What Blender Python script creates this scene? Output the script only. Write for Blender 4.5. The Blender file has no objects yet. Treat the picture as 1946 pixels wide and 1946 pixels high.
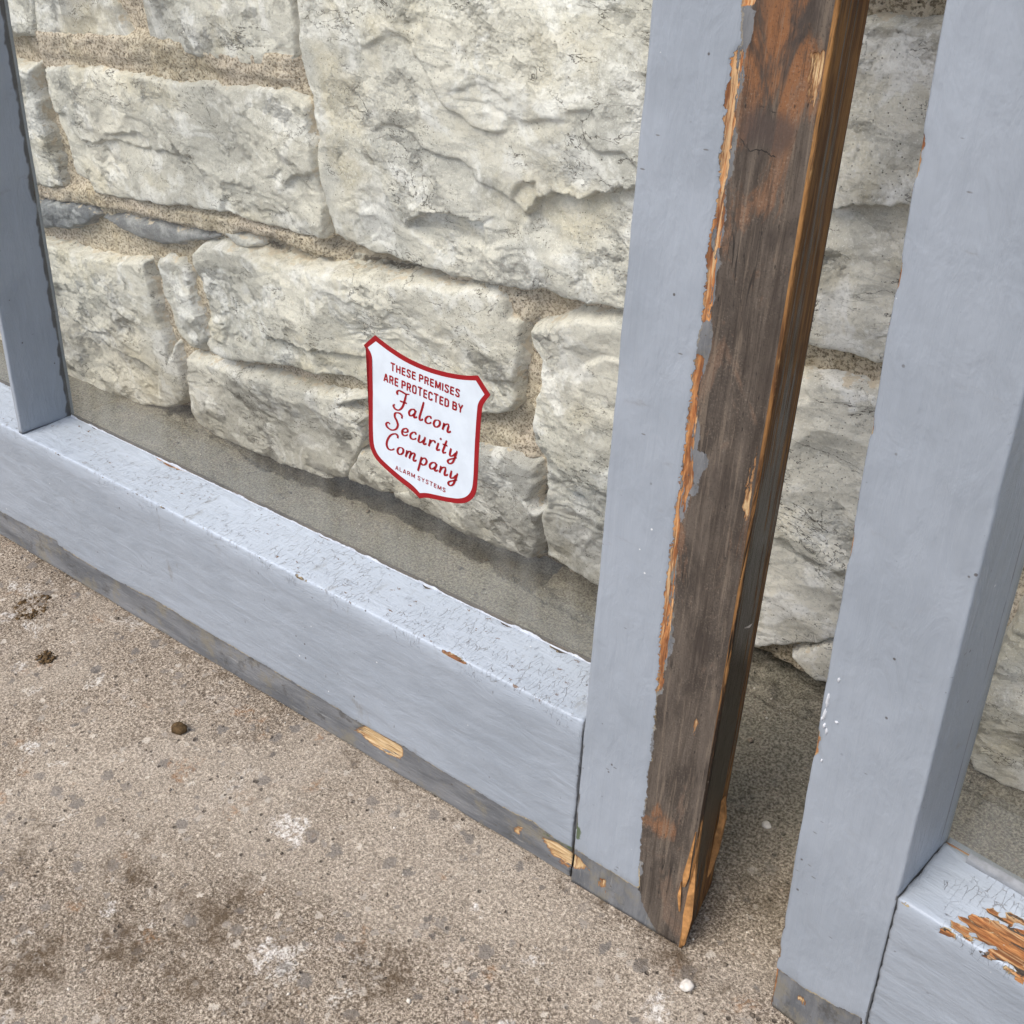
import bpy, bmesh, math, random
import numpy as np
from mathutils import Matrix, Vector

sc = bpy.context.scene
R = math.radians

# ------------------------------------------------------------------ camera, sky, sun, exposure
cam_d = bpy.data.cameras.new('camera'); cam = bpy.data.objects.new('camera', cam_d)
sc.collection.objects.link(cam); sc.camera = cam
cam_d.sensor_width = 36.0; cam_d.lens = 39.54; cam_d.clip_start = 0.02; cam_d.clip_end = 400
# rows: image right, image down, viewing direction
CR = np.array([[0.7922986, 0.6071397, -0.0599477], [0.3250329, -0.5031775, -0.8007330], [-0.5163437, 0.6149324, -0.5960446]])
cam.matrix_world = Matrix(((CR[0][0], -CR[1][0], -CR[2][0], 0.1911), (CR[0][1], -CR[1][1], -CR[2][1], -0.3612),
                           (CR[0][2], -CR[1][2], -CR[2][2], 0.6493), (0, 0, 0, 1)))
SUN_EL, SUN_AZ = R(56), R(196)          # azimuth measured from +Y towards +X
world = bpy.data.worlds.new('World'); sc.world = world; world.use_nodes = True
wn = world.node_tree.nodes; wn.clear()
sky = wn.new('ShaderNodeTexSky'); sky.sky_type = 'NISHITA'; sky.sun_disc = False
sky.sun_elevation = SUN_EL; sky.sun_rotation = SUN_AZ; sky.dust_density = 3.0; sky.air_density = 1.0; sky.ozone_density = 1.0
bg = wn.new('ShaderNodeBackground'); bg.inputs['Strength'].default_value = 0.13
wo = wn.new('ShaderNodeOutputWorld')
world.node_tree.links.new(sky.outputs[0], bg.inputs[0]); world.node_tree.links.new(bg.outputs[0], wo.inputs[0])
sun_d = bpy.data.lights.new('sun', 'SUN'); sun_d.energy = 1.5; sun_d.angle = R(34); sun_d.color = (1.0, 0.93, 0.82)
sun = bpy.data.objects.new('sun', sun_d); sc.collection.objects.link(sun)
sdir = Vector((math.sin(SUN_AZ) * math.cos(SUN_EL), math.cos(SUN_AZ) * math.cos(SUN_EL), math.sin(SUN_EL)))
sun.rotation_euler = sdir.to_track_quat('Z', 'Y').to_euler(); sun.location = sdir * 20
sc.view_settings.view_transform = 'Standard'; sc.view_settings.look = 'None'
sc.view_settings.gamma = 1.0; sc.view_settings.exposure = 0.72; sc.view_settings.use_curve_mapping = False
sc.cycles.max_bounces = 5; sc.cycles.diffuse_bounces = 3; sc.cycles.glossy_bounces = 2; sc.cycles.transmission_bounces = 3; sc.cycles.transparent_max_bounces = 10

# ------------------------------------------------------------------ noise
_rng = np.random.RandomState(7)
_PERM = np.concatenate([_rng.permutation(256)] * 3)
_ANG = _rng.rand(256) * 2 * np.pi
_GX, _GY = np.cos(_ANG), np.sin(_ANG)
def perlin(x, y, seed=0):
    x = np.asarray(x, float) + seed * 17.37; y = np.asarray(y, float) + seed * 9.11
    xi = np.floor(x).astype(int); yi = np.floor(y).astype(int); fx = x - xi; fy = y - yi
    xi &= 255; yi &= 255
    u = fx ** 3 * (fx * (fx * 6 - 15) + 10); v = fy ** 3 * (fy * (fy * 6 - 15) + 10)
    def g(i, j):
        h = _PERM[_PERM[(xi + i) & 255] + ((yi + j) & 255)]
        return _GX[h] * (fx - i) + _GY[h] * (fy - j)
    a = g(0, 0) * (1 - u) + g(1, 0) * u; b = g(0, 1) * (1 - u) + g(1, 1) * u
    return (a * (1 - v) + b * v) * 1.5
def fbm(x, y, seed=0, octs=4, gain=0.5, lac=2.1):
    s = 0; a = 1.0
    for k in range(octs):
        s = s + a * perlin(x, y, seed + k * 3); x = x * lac; y = y * lac; a *= gain
    return s
def ridged(x, y, seed=0, octs=4, gain=0.55):
    s = 0; a = 1.0
    for k in range(octs):
        s = s + a * (1 - 2 * np.abs(perlin(x, y, seed + k * 3))); x = x * 2.1; y = y * 2.1; a *= gain
    return s
def sstep(x, a, b):
    t = np.clip((x - a) / (b - a), 0, 1); return t * t * (3 - 2 * t)
def poly_sd(px, py, poly):                   # signed distance, positive inside
    P = np.asarray(poly, float); d2 = np.full(px.shape, 1e9); ins = np.zeros(px.shape, bool)
    for i in range(len(P)):
        a = P[i]; b = P[(i + 1) % len(P)]; e = b - a
        t = np.clip(((px - a[0]) * e[0] + (py - a[1]) * e[1]) / (e @ e + 1e-12), 0, 1)
        d2 = np.minimum(d2, (px - a[0] - t * e[0]) ** 2 + (py - a[1] - t * e[1]) ** 2)
        c = ((a[1] > py) != (b[1] > py))
        xx = a[0] + (py - a[1]) * e[0] / (e[1] if abs(e[1]) > 1e-12 else 1e-12)
        ins ^= c & (px < xx)
    d = np.sqrt(d2); return np.where(ins, d, -d)
def line_sd(px, py, line):                   # (unsigned distance, side, parameter inside) for an open polyline
    P = np.asarray(line, float); best = np.full(px.shape, 1e9); side = np.zeros(px.shape); endt = np.zeros(px.shape)
    n = len(P) - 1
    for i in range(n):
        a = P[i]; e = P[i + 1] - a
        t = ((px - a[0]) * e[0] + (py - a[1]) * e[1]) / (e @ e); tc = np.clip(t, 0, 1)
        dx = px - a[0] - tc * e[0]; dy = py - a[1] - tc * e[1]; d = np.hypot(dx, dy)
        m = d < best; best = np.where(m, d, best); side = np.where(m, np.sign(e[0] * dy - e[1] * dx), side)
        endt = np.where(m, (i + tc) / n, endt)
    return best, side, endt

# ------------------------------------------------------------------ node helper
class NB:
    def __init__(s, name):
        s.m = bpy.data.materials.new(name); s.m.use_nodes = True; s.t = s.m.node_tree; s.t.nodes.clear()
        s.out = s.t.nodes.new('ShaderNodeOutputMaterial'); s._a = {}
    def n(s, typ, **kw):
        nd = s.t.nodes.new(typ)
        for k, v in kw.items(): setattr(nd, k, v)
        return nd
    def put(s, sock, v):
        if isinstance(v, bpy.types.NodeSocket): s.t.links.new(v, sock)
        elif isinstance(v, tuple) and len(v) == 3 and sock.type == 'RGBA': sock.default_value = (*v, 1)
        else: sock.default_value = v
    def attr(s, name, vec=False):
        if name not in s._a: s._a[name] = s.n('ShaderNodeAttribute', attribute_name=name)
        return s._a[name].outputs['Vector' if vec else 'Fac']
    def obj(s):
        if '_o' not in s._a: s._a['_o'] = s.n('ShaderNodeTexCoord')
        return s._a['_o'].outputs['Object']
    def mul(s, vec, sc_):
        nd = s.n('ShaderNodeVectorMath', operation='MULTIPLY'); s.put(nd.inputs[0], vec); nd.inputs[1].default_value = sc_; return nd.outputs[0]
    def add(s, vec, off):
        nd = s.n('ShaderNodeVectorMath', operation='ADD'); s.put(nd.inputs[0], vec); s.put(nd.inputs[1], off); return nd.outputs[0]
    def noise(s, vec, scale, detail=3, rough=0.55, dist=0.0, color=False):
        nd = s.n('ShaderNodeTexNoise'); s.put(nd.inputs['Vector'], vec); nd.inputs['Scale'].default_value = scale
        nd.inputs['Detail'].default_value = detail; nd.inputs['Roughness'].default_value = rough; nd.inputs['Distortion'].default_value = dist
        return nd.outputs['Color' if color else 'Fac']
    def vor(s, vec, scale, feature='F1', out='Distance', rand=1.0):
        nd = s.n('ShaderNodeTexVoronoi', feature=feature); s.put(nd.inputs['Vector'], vec); nd.inputs['Scale'].default_value = scale
        nd.inputs['Randomness'].default_value = rand
        return nd.outputs[out]
    def mr(s, x, a, b, c=0.0, d=1.0, smooth=True):
        nd = s.n('ShaderNodeMapRange', interpolation_type='SMOOTHSTEP' if smooth else 'LINEAR'); nd.clamp = True
        s.put(nd.inputs[0], x)
        for i, v in zip((1, 2, 3, 4), (a, b, c, d)): s.put(nd.inputs[i], v)
        return nd.outputs[0]
    def m2(s, op, a, b=0.0, c=None):
        nd = s.n('ShaderNodeMath', operation=op); s.put(nd.inputs[0], a); s.put(nd.inputs[1], b)
        if c is not None: s.put(nd.inputs[2], c)
        return nd.outputs[0]
    def mix(s, f, a, b, mode='MIX'):
        nd = s.n('ShaderNodeMix', data_type='RGBA', blend_type=mode); s.put(nd.inputs[0], f); s.put(nd.inputs[6], a); s.put(nd.inputs[7], b); return nd.outputs[2]
    def sep(s, col):
        nd = s.n('ShaderNodeSeparateColor'); s.put(nd.inputs[0], col); return nd.outputs[0], nd.outputs[1], nd.outputs[2]
    def facet(s, vec, scale, tilt):
        nd = s.n('ShaderNodeTexVoronoi'); s.put(nd.inputs['Vector'], vec); nd.inputs['Scale'].default_value = scale
        d = s.n('ShaderNodeVectorMath', operation='SUBTRACT'); s.put(d.inputs[0], vec); s.put(d.inputs[1], nd.outputs['Position'])
        q = s.n('ShaderNodeVectorMath', operation='SUBTRACT'); s.put(q.inputs[0], nd.outputs['Color']); q.inputs[1].default_value = (.5, .5, .5)
        t = s.n('ShaderNodeVectorMath', operation='DOT_PRODUCT'); s.put(t.inputs[0], d.outputs[0]); s.put(t.inputs[1], q.outputs[0])
        return s.m2('MULTIPLY', t.outputs['Value'], tilt)
    def bump(s, h, strength=0.5, dist=0.001, normal=None):
        nd = s.n('ShaderNodeBump'); s.put(nd.inputs['Height'], h); nd.inputs['Strength'].default_value = strength; nd.inputs['Distance'].default_value = dist
        if normal is not None: s.put(nd.inputs['Normal'], normal)
        return nd.outputs[0]
    def done(s, col, rough=0.8, normal=None, spec=0.5):
        p = s.n('ShaderNodeBsdfPrincipled'); s.put(p.inputs['Base Color'], col); s.put(p.inputs['Roughness'], rough)
        s.put(p.inputs['Specular IOR Level'], spec)
        if normal is not None: s.put(p.inputs['Normal'], normal)
        s.t.links.new(p.outputs[0], s.out.inputs[0]); return s.m

# ------------------------------------------------------------------ object helpers
def link(o, parent=None):
    sc.collection.objects.link(o)
    if parent is not None: o.parent = parent
    return o
def tag(o, label=None, cat=None, group=None, kind=None):
    for k, v in (('label', label), ('category', cat), ('group', group), ('kind', kind)):
        if v: o[k] = v
    return o
def empty(name, label, cat, mat=None, loc=(0, 0, 0), group=None):
    o = bpy.data.objects.new(name, None); link(o); o.empty_display_size = 0.05
    if mat is not None: o.matrix_world = mat
    else: o.location = loc
    return tag(o, label, cat, group)
def mesh_obj(name, verts, faces, mat, parent=None, attrs=None, smooth=True, fix=False):
    me = bpy.data.meshes.new(name)
    if isinstance(faces, np.ndarray):
        nv, nf, k = len(verts), len(faces), faces.shape[1]
        me.vertices.add(nv); me.vertices.foreach_set('co', np.asarray(verts, np.float32).ravel())
        me.loops.add(nf * k); me.loops.foreach_set('vertex_index', faces.astype(np.int32).ravel())
        me.polygons.add(nf); me.polygons.foreach_set('loop_start', np.arange(0, nf * k, k, dtype=np.int32))
        me.update(calc_edges=True); me.validate()
    else:
        me.from_pydata([tuple(v) for v in verts], [], [tuple(f) for f in faces]); me.update()
    for k, v in (attrs or {}).items():
        v = np.asarray(v, np.float32)
        if v.ndim == 2: a = me.attributes.new(k, 'FLOAT_VECTOR', 'POINT'); a.data.foreach_set('vector', v.ravel())
        else: a = me.attributes.new(k, 'FLOAT', 'POINT'); a.data.foreach_set('value', v)
    if fix:
        bm = bmesh.new(); bm.from_mesh(me); bmesh.ops.recalc_face_normals(bm, faces=bm.faces); bm.to_mesh(me); bm.free()
    if smooth: me.polygons.foreach_set('use_smooth', np.ones(len(me.polygons), bool))
    if mat is not None: me.materials.append(mat)
    return link(bpy.data.objects.new(name, me), parent)
def grid_faces(nx, ny, keep=None, flip=False):     # vertex index = i*ny + j
    i, j = np.meshgrid(np.arange(nx - 1), np.arange(ny - 1), indexing='ij')
    a = i * ny + j
    F = np.stack([a, a + ny, a + ny + 1, a + 1], -1).reshape(-1, 4)
    if flip: F = F[:, ::-1]
    if keep is not None: F = F[keep[F].all(1)]
    return F
def compact(V, F, attrs):
    used = np.zeros(len(V), bool); used[F.ravel()] = True; idx = np.cumsum(used) - 1
    return V[used], idx[F], {k: v[used] for k, v in attrs.items()}

# ------------------------------------------------------------------ materials
def stone_mat(name, cream, grey, white, seed=0.0, dark=False):
    b = NB(name); o = b.add(b.obj(), (seed, seed * .7, seed * 1.3))
    big = b.noise(o, 6, 4, .6, .8); mid = b.noise(o, 24, 5, .65, .8); fine = b.noise(o, 260, 4, .75); vf = b.noise(o, 900, 2, .6)
    lam = b.noise(b.mul(b.add(o, (5, 2, 1)), (1, 1, 3.2)), 15, 6, .65, 1.2)
    c = b.mix(b.mr(big, .42, .55), grey, cream)
    c = b.mix(b.mr(lam, .53, .60, 0, .7), c, tuple(v * .86 for v in grey))
    c = b.mix(b.mr(mid, .50, .62, 0, .85), c, white)
    c = b.mix(b.m2('MULTIPLY', b.mr(b.noise(b.add(o, (1, 7, 3)), 10, 4, .6), .52, .66), .55), c, (.60, .53, .37) if not dark else (.3, .3, .3))
    c = b.mix(b.mr(fine, .32, .52, .42, 0), c, tuple(v * .55 for v in grey))
    spk = b.m2('MULTIPLY', b.mr(b.vor(o, 340), .20, .10), b.mr(b.noise(b.add(o, (3, 1, 2)), 22, 4, .65), .43, .60))
    c = b.mix(b.m2('MULTIPLY', spk, .85), c, (.10, .085, .065))
    c = b.mix(b.m2('MULTIPLY', b.mr(b.vor(o, 130), .10, .04), b.mr(b.noise(o, 30, 2), .52, .62)), c, (.07, .06, .05))
    c = b.mix(b.m2('MULTIPLY', b.mr(vf, .56, .68), .55), c, white)
    # hairline cracks
    ck = b.m2('ABSOLUTE', b.m2('SUBTRACT', b.noise(b.mul(o, (1, 1, 2.0)), 10, 6, .62, .4), .5))
    ckm = b.m2('MULTIPLY', b.mr(ck, .0040, .0012), b.mr(b.noise(o, 15, 2), .49, .58))
    ck2 = b.m2('ABSOLUTE', b.m2('SUBTRACT', b.noise(b.mul(b.add(o, (9, 4, 2)), (1, 1, 1.5)), 24, 5, .6, .6), .5))
    ckm = b.m2('MAXIMUM', ckm, b.m2('MULTIPLY', b.mr(ck2, .006, .002), b.mr(b.noise(b.add(o, (4, 4, 4)), 20, 2), .54, .62)))
    ln = b.m2('MULTIPLY', b.mr(b.m2('ADD', b.attr('crk'), b.mr(fine, .2, .8, -.9, 1.1)), .9, .2), .8)
    ckm = b.m2('MAXIMUM', ckm, ln)
    c = b.mix(b.m2('MULTIPLY', ckm, .8), c, (.06, .052, .042))
    # mortar smeared over the rim, and the open crack between stone and mortar
    sm = b.mr(b.m2('ADD', b.attr('ed'), b.mr(b.noise(o, 90, 4, .6), .2, .8, -7, 7)), 1.0, -1.0)
    c = b.mix(b.m2('MULTIPLY', sm, .75), c, (.66, .56, .42))
    gap = b.m2('MULTIPLY', b.mr(b.m2('ABSOLUTE', b.m2('ADD', b.attr('ed'), b.mr(fine, .2, .8, -.3, 2.2))), 1.25, .4), b.mr(b.noise(b.add(o, (6, 2, 8)), 24, 3, .6), .38, .50))
    c = b.mix(b.m2('MULTIPLY', gap, .85), c, (.05, .04, .028))
    h = b.m2('ADD', b.m2('MULTIPLY', fine, .55), b.m2('ADD', b.m2('MULTIPLY', mid, .8), b.m2('MULTIPLY', vf, .4)))
    h = b.m2('SUBTRACT', h, b.m2('MULTIPLY', b.m2('MAXIMUM', ckm, b.m2('MAXIMUM', gap, b.m2('MULTIPLY', spk, .5))), 1.1))
    wv = b.add(b.mul(o, (1, 1, 1.7)), b.mul(b.noise(o, 30, 4, .65, color=True), (.035, .035, .035)))
    fz = b.mr(b.noise(b.add(o, (8, 1, 5)), 9, 3, .6), .40, .60, .15, 1)
    fh = b.m2('MULTIPLY', b.m2('ADD', b.facet(wv, 30, .46), b.facet(wv, 75, .38)), fz)
    return b.done(c, .92, b.bump(h, .6, .0014, b.bump(fh, 1.0, 1.0)), .25)
def mortar_mat():
    b = NB('sandy mortar'); o = b.obj()
    f = b.noise(o, 420, 3, .7); g = b.noise(o, 60, 4, .6); v = b.vor(o, 330)
    c = b.mix(b.mr(g, .35, .65), (.59, .50, .36), (.75, .66, .52))
    c = b.mix(b.mr(b.noise(o, 9, 3), .42, .62, 0, .75), c, (.70, .60, .50))
    c = b.mix(b.mr(f, .38, .55, .8, 0), c, (.15, .11, .065))
    c = b.mix(b.mr(f, .60, .72, 0, .7), c, (.82, .74, .60))
    c = b.mix(b.m2('MULTIPLY', b.mr(b.vor(o, 190), .22, .10), b.mr(b.noise(o, 40, 3), .44, .56)), c, (.05, .042, .03))
    c = b.mix(b.mr(b.noise(o, 16, 4, .6), .58, .72, 0, .6), c, (.26, .21, .13))
    h = b.m2('ADD', b.m2('MULTIPLY', f, 1.0), b.m2('MULTIPLY', g, 1.5))
    return b.done(c, .95, b.bump(h, .9, .0022), .2)
def concrete_mat():
    b = NB('weathered concrete'); o = b.obj()
    a1 = b.noise(o, 520, 2, .65); a2 = b.noise(o, 1100, 2, .6); big = b.noise(o, 5, 4, .6, .5); mid = b.noise(o, 28, 5, .65)
    c = b.mix(b.mr(big, .35, .65), (.315, .265, .208), (.405, .345, .275))
    c = b.mix(b.mr(mid, .52, .75, 0, .7), c, (.46, .40, .34))
    c = b.mix(b.mr(a1, .36, .54, .85, 0), c, (.095, .072, .052))
    c = b.mix(b.mr(a1, .55, .66, 0, .85), c, (.58, .51, .42))
    c = b.mix(b.mr(a2, .38, .52, .75, 0), c, (.075, .058, .044))
    a3 = b.noise(b.add(o, (7, 3, 1)), 330, 3, .7)
    c = b.mix(b.mr(a3, .34, .44, .8, 0), c, (.085, .066, .05))
    c = b.mix(b.mr(a3, .60, .70, 0, .7), c, (.62, .55, .46))
    bl = b.noise(o, 75, 4, .75)
    c = b.mix(b.mr(bl, .42, .30, 0, .4), c, (.17, .135, .10))
    c = b.mix(b.mr(bl, .56, .70, 0, .35), c, (.48, .42, .345))
    c = b.mix(b.mr(b.noise(b.add(o, (1, 3, 0)), 4.2, 4, .6, .4), .47, .64, 0, .25), c, (.54, .485, .41))
    dk = b.m2('MULTIPLY', b.mr(b.vor(o, 420), .24, .12), b.mr(b.noise(b.add(o, (2, 5, 0)), 60, 3, .7), .42, .58))
    c = b.mix(b.m2('MULTIPLY', dk, .85), c, (.045, .034, .026))
    # worn aggregate chips
    warp = b.add(o, b.mul(b.noise(o, 150, 4, .7, color=True), (.013, .013, .013)))
    d = b.vor(warp, 62); _, pr, pg = b.sep(b.vor(warp, 62, out='Color'))
    peb = b.m2('MULTIPLY', b.mr(d, .36, .27), b.mr(pr, .75, .77))
    c = b.mix(b.m2('MULTIPLY', peb, .8), c, b.mix(pg, (.125, .118, .112), (.235, .205, .175)))
    d2 = b.vor(warp, 130); q, q2, _ = b.sep(b.vor(warp, 130, out='Color'))
    peb2 = b.m2('MULTIPLY', b.mr(d2, .40, .28), b.mr(q, .78, .80))
    c = b.mix(b.m2('MULTIPLY', peb2, .8), c, b.mix(q2, (.085, .075, .07), (.55, .50, .43)))
    pit = b.m2('MULTIPLY', b.mr(b.vor(o, 95), .17, .08), b.mr(b.noise(o, 14, 2), .45, .55))
    c = b.mix(b.m2('MULTIPLY', pit, .75), c, (.05, .04, .032))
    # lime scuffs
    sc_ = b.m2('MULTIPLY', b.mr(b.noise(o, 17, 6, .75, .4), .60, .69), b.mr(a1, .38, .58))
    c = b.mix(b.m2('MULTIPLY', sc_, .75), c, (.62, .60, .56))
    sc2 = b.mr(b.m2('ADD', b.attr('lime'), b.mr(mid, .2, .8, -16, 16)), -1, 6)
    c = b.mix(b.m2('MULTIPLY', sc2, b.m2('MULTIPLY', b.mr(a1, .3, .6, .2, .9), b.mr(b.noise(o, 210, 4, .75), .40, .62))), c, (.70, .68, .65))
    # brown organic stains, dirt with contact shade painted in at the rail, and grime lying along the wall
    stn_shade = b.mr(b.m2('ADD', b.attr('stain_shade'), b.mr(b.noise(o, 40, 5, .7), .2, .8, -45, 45)), -8, 34)
    c = b.mix(b.m2('MULTIPLY', stn_shade, b.mr(b.noise(o, 120, 3, .7), .3, .62, .2, .8)), c, (.075, .050, .028))
    rust = b.m2('MULTIPLY', b.mr(b.noise(o, 30, 4, .6), .60, .72), b.mr(b.noise(o, 300, 2), .4, .6))
    c = b.mix(b.m2('MULTIPLY', rust, .55), c, (.27, .14, .06))
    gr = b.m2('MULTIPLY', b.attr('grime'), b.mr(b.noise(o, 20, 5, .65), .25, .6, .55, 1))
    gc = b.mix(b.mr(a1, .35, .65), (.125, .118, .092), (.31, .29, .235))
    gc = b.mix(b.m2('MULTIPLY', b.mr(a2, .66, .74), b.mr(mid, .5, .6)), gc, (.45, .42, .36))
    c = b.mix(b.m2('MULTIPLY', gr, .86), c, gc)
    h = b.m2('ADD', b.m2('MULTIPLY', a1, 1.0), b.m2('ADD', b.m2('MULTIPLY', a2, .5), b.m2('MULTIPLY', bl, 1.6)))
    h = b.m2('SUBTRACT', b.m2('ADD', h, b.m2('MULTIPLY', mid, 1.6)), b.m2('ADD', b.m2('MULTIPLY', pit, 1.6), b.m2('MULTIPLY', dk, .7)))
    return b.done(c, .93, b.bump(h, .8, .0014), .2)

def wood_mat():
    """old joinery: bare wood below, remains of dark paint, light grey-blue coat on top; masks are distances in mm"""
    b = NB('weathered painted wood'); g = b.attr('gc', True)
    along = b.mul(g, (7, 150, 150)); r1 = b.noise(along, 1, 5, .65, .6); r2 = b.noise(b.mul(g, (30, 700, 700)), 1, 3, .6)
    blot = b.noise(b.mul(g, (22, 40, 40)), 1, 5, .68, .5); spk = b.noise(g, 900, 2, .6); fib = b.noise(b.mul(g, (60, 420, 420)), 1, 4, .7, .3)
    jag = b.m2('ADD', b.mr(b.noise(g, 260, 4, .7), .2, .8, -1.6, 1.6, False), b.mr(b.noise(g, 60, 3, .6), .2, .8, -1.2, 1.2, False))
    # bare wood that was covered: brown grey with worn film and warm patches
    grim = b.noise(b.mul(g, (11, 26, 26)), 1, 6, .7, 1.0)
    wood = b.mix(b.mr(blot, .36, .62), (.046, .036, .029), (.092, .074, .059))
    wood = b.mix(b.mr(r1, .44, .62, 0, .55), wood, (.034, .025, .019))
    warm = b.mr(b.m2('ADD', b.attr('warm'), b.mr(grim, .3, .7, -.55, .55)), .30, .80)
    wood = b.mix(b.m2('MULTIPLY', warm, .85), wood, b.mix(r1, (.15, .060, .022), (.265, .115, .042)))
    wood = b.mix(b.mr(grim, .52, .66, 0, .55), wood, (.122, .102, .083))
    wood = b.mix(b.mr(grim, .46, .34, 0, .6), wood, (.040, .030, .026))
    wood = b.mix(b.mr(fib, .60, .74, 0, .28), wood, (.19, .155, .12))
    wood = b.mix(b.m2('MULTIPLY', b.m2('MULTIPLY', b.mr(spk, .56, .70), b.mr(grim, .42, .6)), .35), wood, (.28, .24, .19))
    gr1 = b.noise(b.mul(g, (16, 330, 330)), 1, 4, .7, .35)
    wood = b.mix(b.mr(gr1, .54, .66, 0, .42), wood, (.19, .150, .112))
    wood = b.mix(b.mr(gr1, .46, .36, 0, .55), wood, (.026, .018, .013))
    wood = b.mix(b.m2('MULTIPLY', b.mr(spk, .42, .32), .5), wood, (.02, .016, .013))
    wood = b.mix(b.m2('MULTIPLY', b.mr(b.vor(b.mul(g, (70, 220, 220)), 1), .10, .05), .8), wood, (.012, .009, .007))
    split = b.m2('ABSOLUTE', b.m2('SUBTRACT', b.noise(b.mul(g, (5, 110, 110)), 1, 3, .5, .3), .5))
    splm = b.m2('MULTIPLY', b.mr(split, .010, .003), b.mr(b.noise(b.mul(g, (12, 30, 30)), 1, 3), .50, .60))
    wood = b.mix(b.m2('MULTIPLY', splm, .85), wood, (.012, .009, .007))
    kn = b.attr('knot'); kn2 = b.m2('ADD', kn, b.mr(grim, .3, .7, -4, 4))
    wood = b.mix(b.mr(kn2, -2, 5, 0, .75), wood, (.056, .040, .034))
    wood = b.mix(b.m2('MULTIPLY', b.mr(b.m2('ABSOLUTE', b.m2('ADD', kn, b.mr(grim, .3, .7, -1.6, 1.6))), .40, .12), b.mr(b.noise(g, 60, 2), .49, .56)), wood, (.012, .009, .007))
    # varnished edge of the stile: amber with black streaks
    dk = b.mr(b.m2('ADD', b.attr('soot'), b.mr(b.noise(b.mul(g, (10, 190, 190)), 1, 5, .7, .5), .25, .75, -.55, .55)), .35, .65)
    amber = b.mix(b.mr(b.noise(b.mul(g, (14, 75, 75)), 1, 6, .7, 1.6), .35, .65), (.10, .040, .010), (.29, .145, .045))
    amber = b.mix(b.mr(b.noise(b.mul(g, (24, 240, 240)), 1, 5, .7, .8), .50, .66, 0, .75), amber, (.040, .017, .006))
    amber = b.mix(b.mr(b.noise(b.mul(b.add(g, (1, 1, 0)), (24, 200, 200)), 1, 5, .7, .8), .60, .72, 0, .7), amber, (.44, .28, .12))
    side_c = b.mix(dk, amber, b.mix(b.m2('MULTIPLY', b.mr(spk, .66, .72), b.mr(blot, .45, .6)), (.011, .0065, .004), (.38, .34, .28)))
    side = b.mr(b.attr('side'), .4, .6)
    c = b.mix(side, wood, side_c)
    # dark coat
    oldm = b.mr(b.m2('ADD', b.attr('old'), jag), -.25, .25)
    oc = b.mix(b.mr(b.noise(b.mul(g, (14, 60, 60)), 1, 5, .65), .35, .65), (.095, .10, .108), (.165, .170, .178))
    oc = b.mix(b.m2('MULTIPLY', b.mr(b.noise(g, 30, 6, .75), .50, .64), .65), oc, (.185, .165, .12))
    oc = b.mix(b.m2('MULTIPLY', b.mr(b.noise(b.mul(g, (30, 300, 300)), 1, 4, .7), .60, .70), .5), oc, (.30, .30, .29))
    oc = b.mix(b.m2('MULTIPLY', b.mr(b.noise(b.add(g, (2, 2, 0)), 38, 6, .75), .56, .66), .6), oc, (.050, .046, .040))
    oc = b.mix(b.m2('MULTIPLY', b.mr(spk, .66, .73), .6), oc, (.30, .26, .19))
    oc = b.mix(b.m2('MULTIPLY', b.mr(b.noise(g, 150, 3, .7), .66, .72), .8), oc, (.07, .055, .04))
    c = b.mix(oldm, c, oc)
    # fresh splits: pale wood, and orange strips where the coat has torn off
    fj = b.m2('ADD', b.mr(b.noise(b.mul(g, (120, 500, 500)), 1, 3, .7), .2, .8, -2.0, 2.0, False), b.mr(b.noise(b.mul(g, (45, 160, 160)), 1, 3, .6), .25, .75, -1.5, 1.5, False))
    frm = b.m2('MULTIPLY', b.mr(b.m2('ADD', b.attr('fresh'), fj), -.2, .2), b.mr(b.noise(b.mul(g, (30, 260, 260)), 1, 4, .7), .34, .40))
    fc = b.mix(b.mr(fib, .35, .65), (.40, .26, .12), (.58, .44, .26)); fc = b.mix(b.mr(r2, .52, .64, 0, .85), fc, (.17, .075, .03)); fc = b.mix(b.mr(b.m2('ADD', b.attr('fresh'), fj), 1.6, .2, 0, .8), fc, (.20, .085, .03))
    c = b.mix(frm, c, fc)
    orm = b.m2('MULTIPLY', b.mr(b.m2('ADD', b.attr('torn'), fj), -.2, .2), b.mr(b.noise(b.mul(g, (40, 240, 240)), 1, 4, .7), .40, .44))
    tc = b.mix(b.mr(fib, .34, .66), (.26, .088, .026), (.52, .25, .092)); tc = b.mix(b.mr(b.noise(b.mul(g, (30, 160, 160)), 1, 4, .7), .40, .58, .75, 0), tc, (.10, .036, .016)); tc = b.mix(b.mr(r2, .54, .66, 0, .7), tc, (.085, .034, .014))
    tc = b.mix(b.m2('MULTIPLY', b.mr(fib, .66, .74), .8), tc, (.70, .56, .36))
    tc = b.mix(b.mr(gr1, .52, .62, 0, .6), tc, (.62, .44, .24))
    c = b.mix(orm, c, tc)
    # light coat
    # crackle across the grain, strongest where the attribute says so
    cj = b.mul(b.noise(g, 130, 3, .6, color=True), (.0022, .004, .004))
    e1 = b.vor(b.mul(b.add(g, cj), (330, 75, 75)), 1, 'DISTANCE_TO_EDGE'); e2 = b.vor(b.mul(b.add(g, cj), (55, 170, 170)), 1, 'DISTANCE_TO_EDGE')
    wz = b.m2('SUBTRACT', b.m2('MULTIPLY', b.attr('crack'), 1.15), b.mr(b.noise(g, 34, 4, .62), .36, .66))
    cw = b.mr(wz, .0, 1.0, 0, .026, False)
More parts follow.
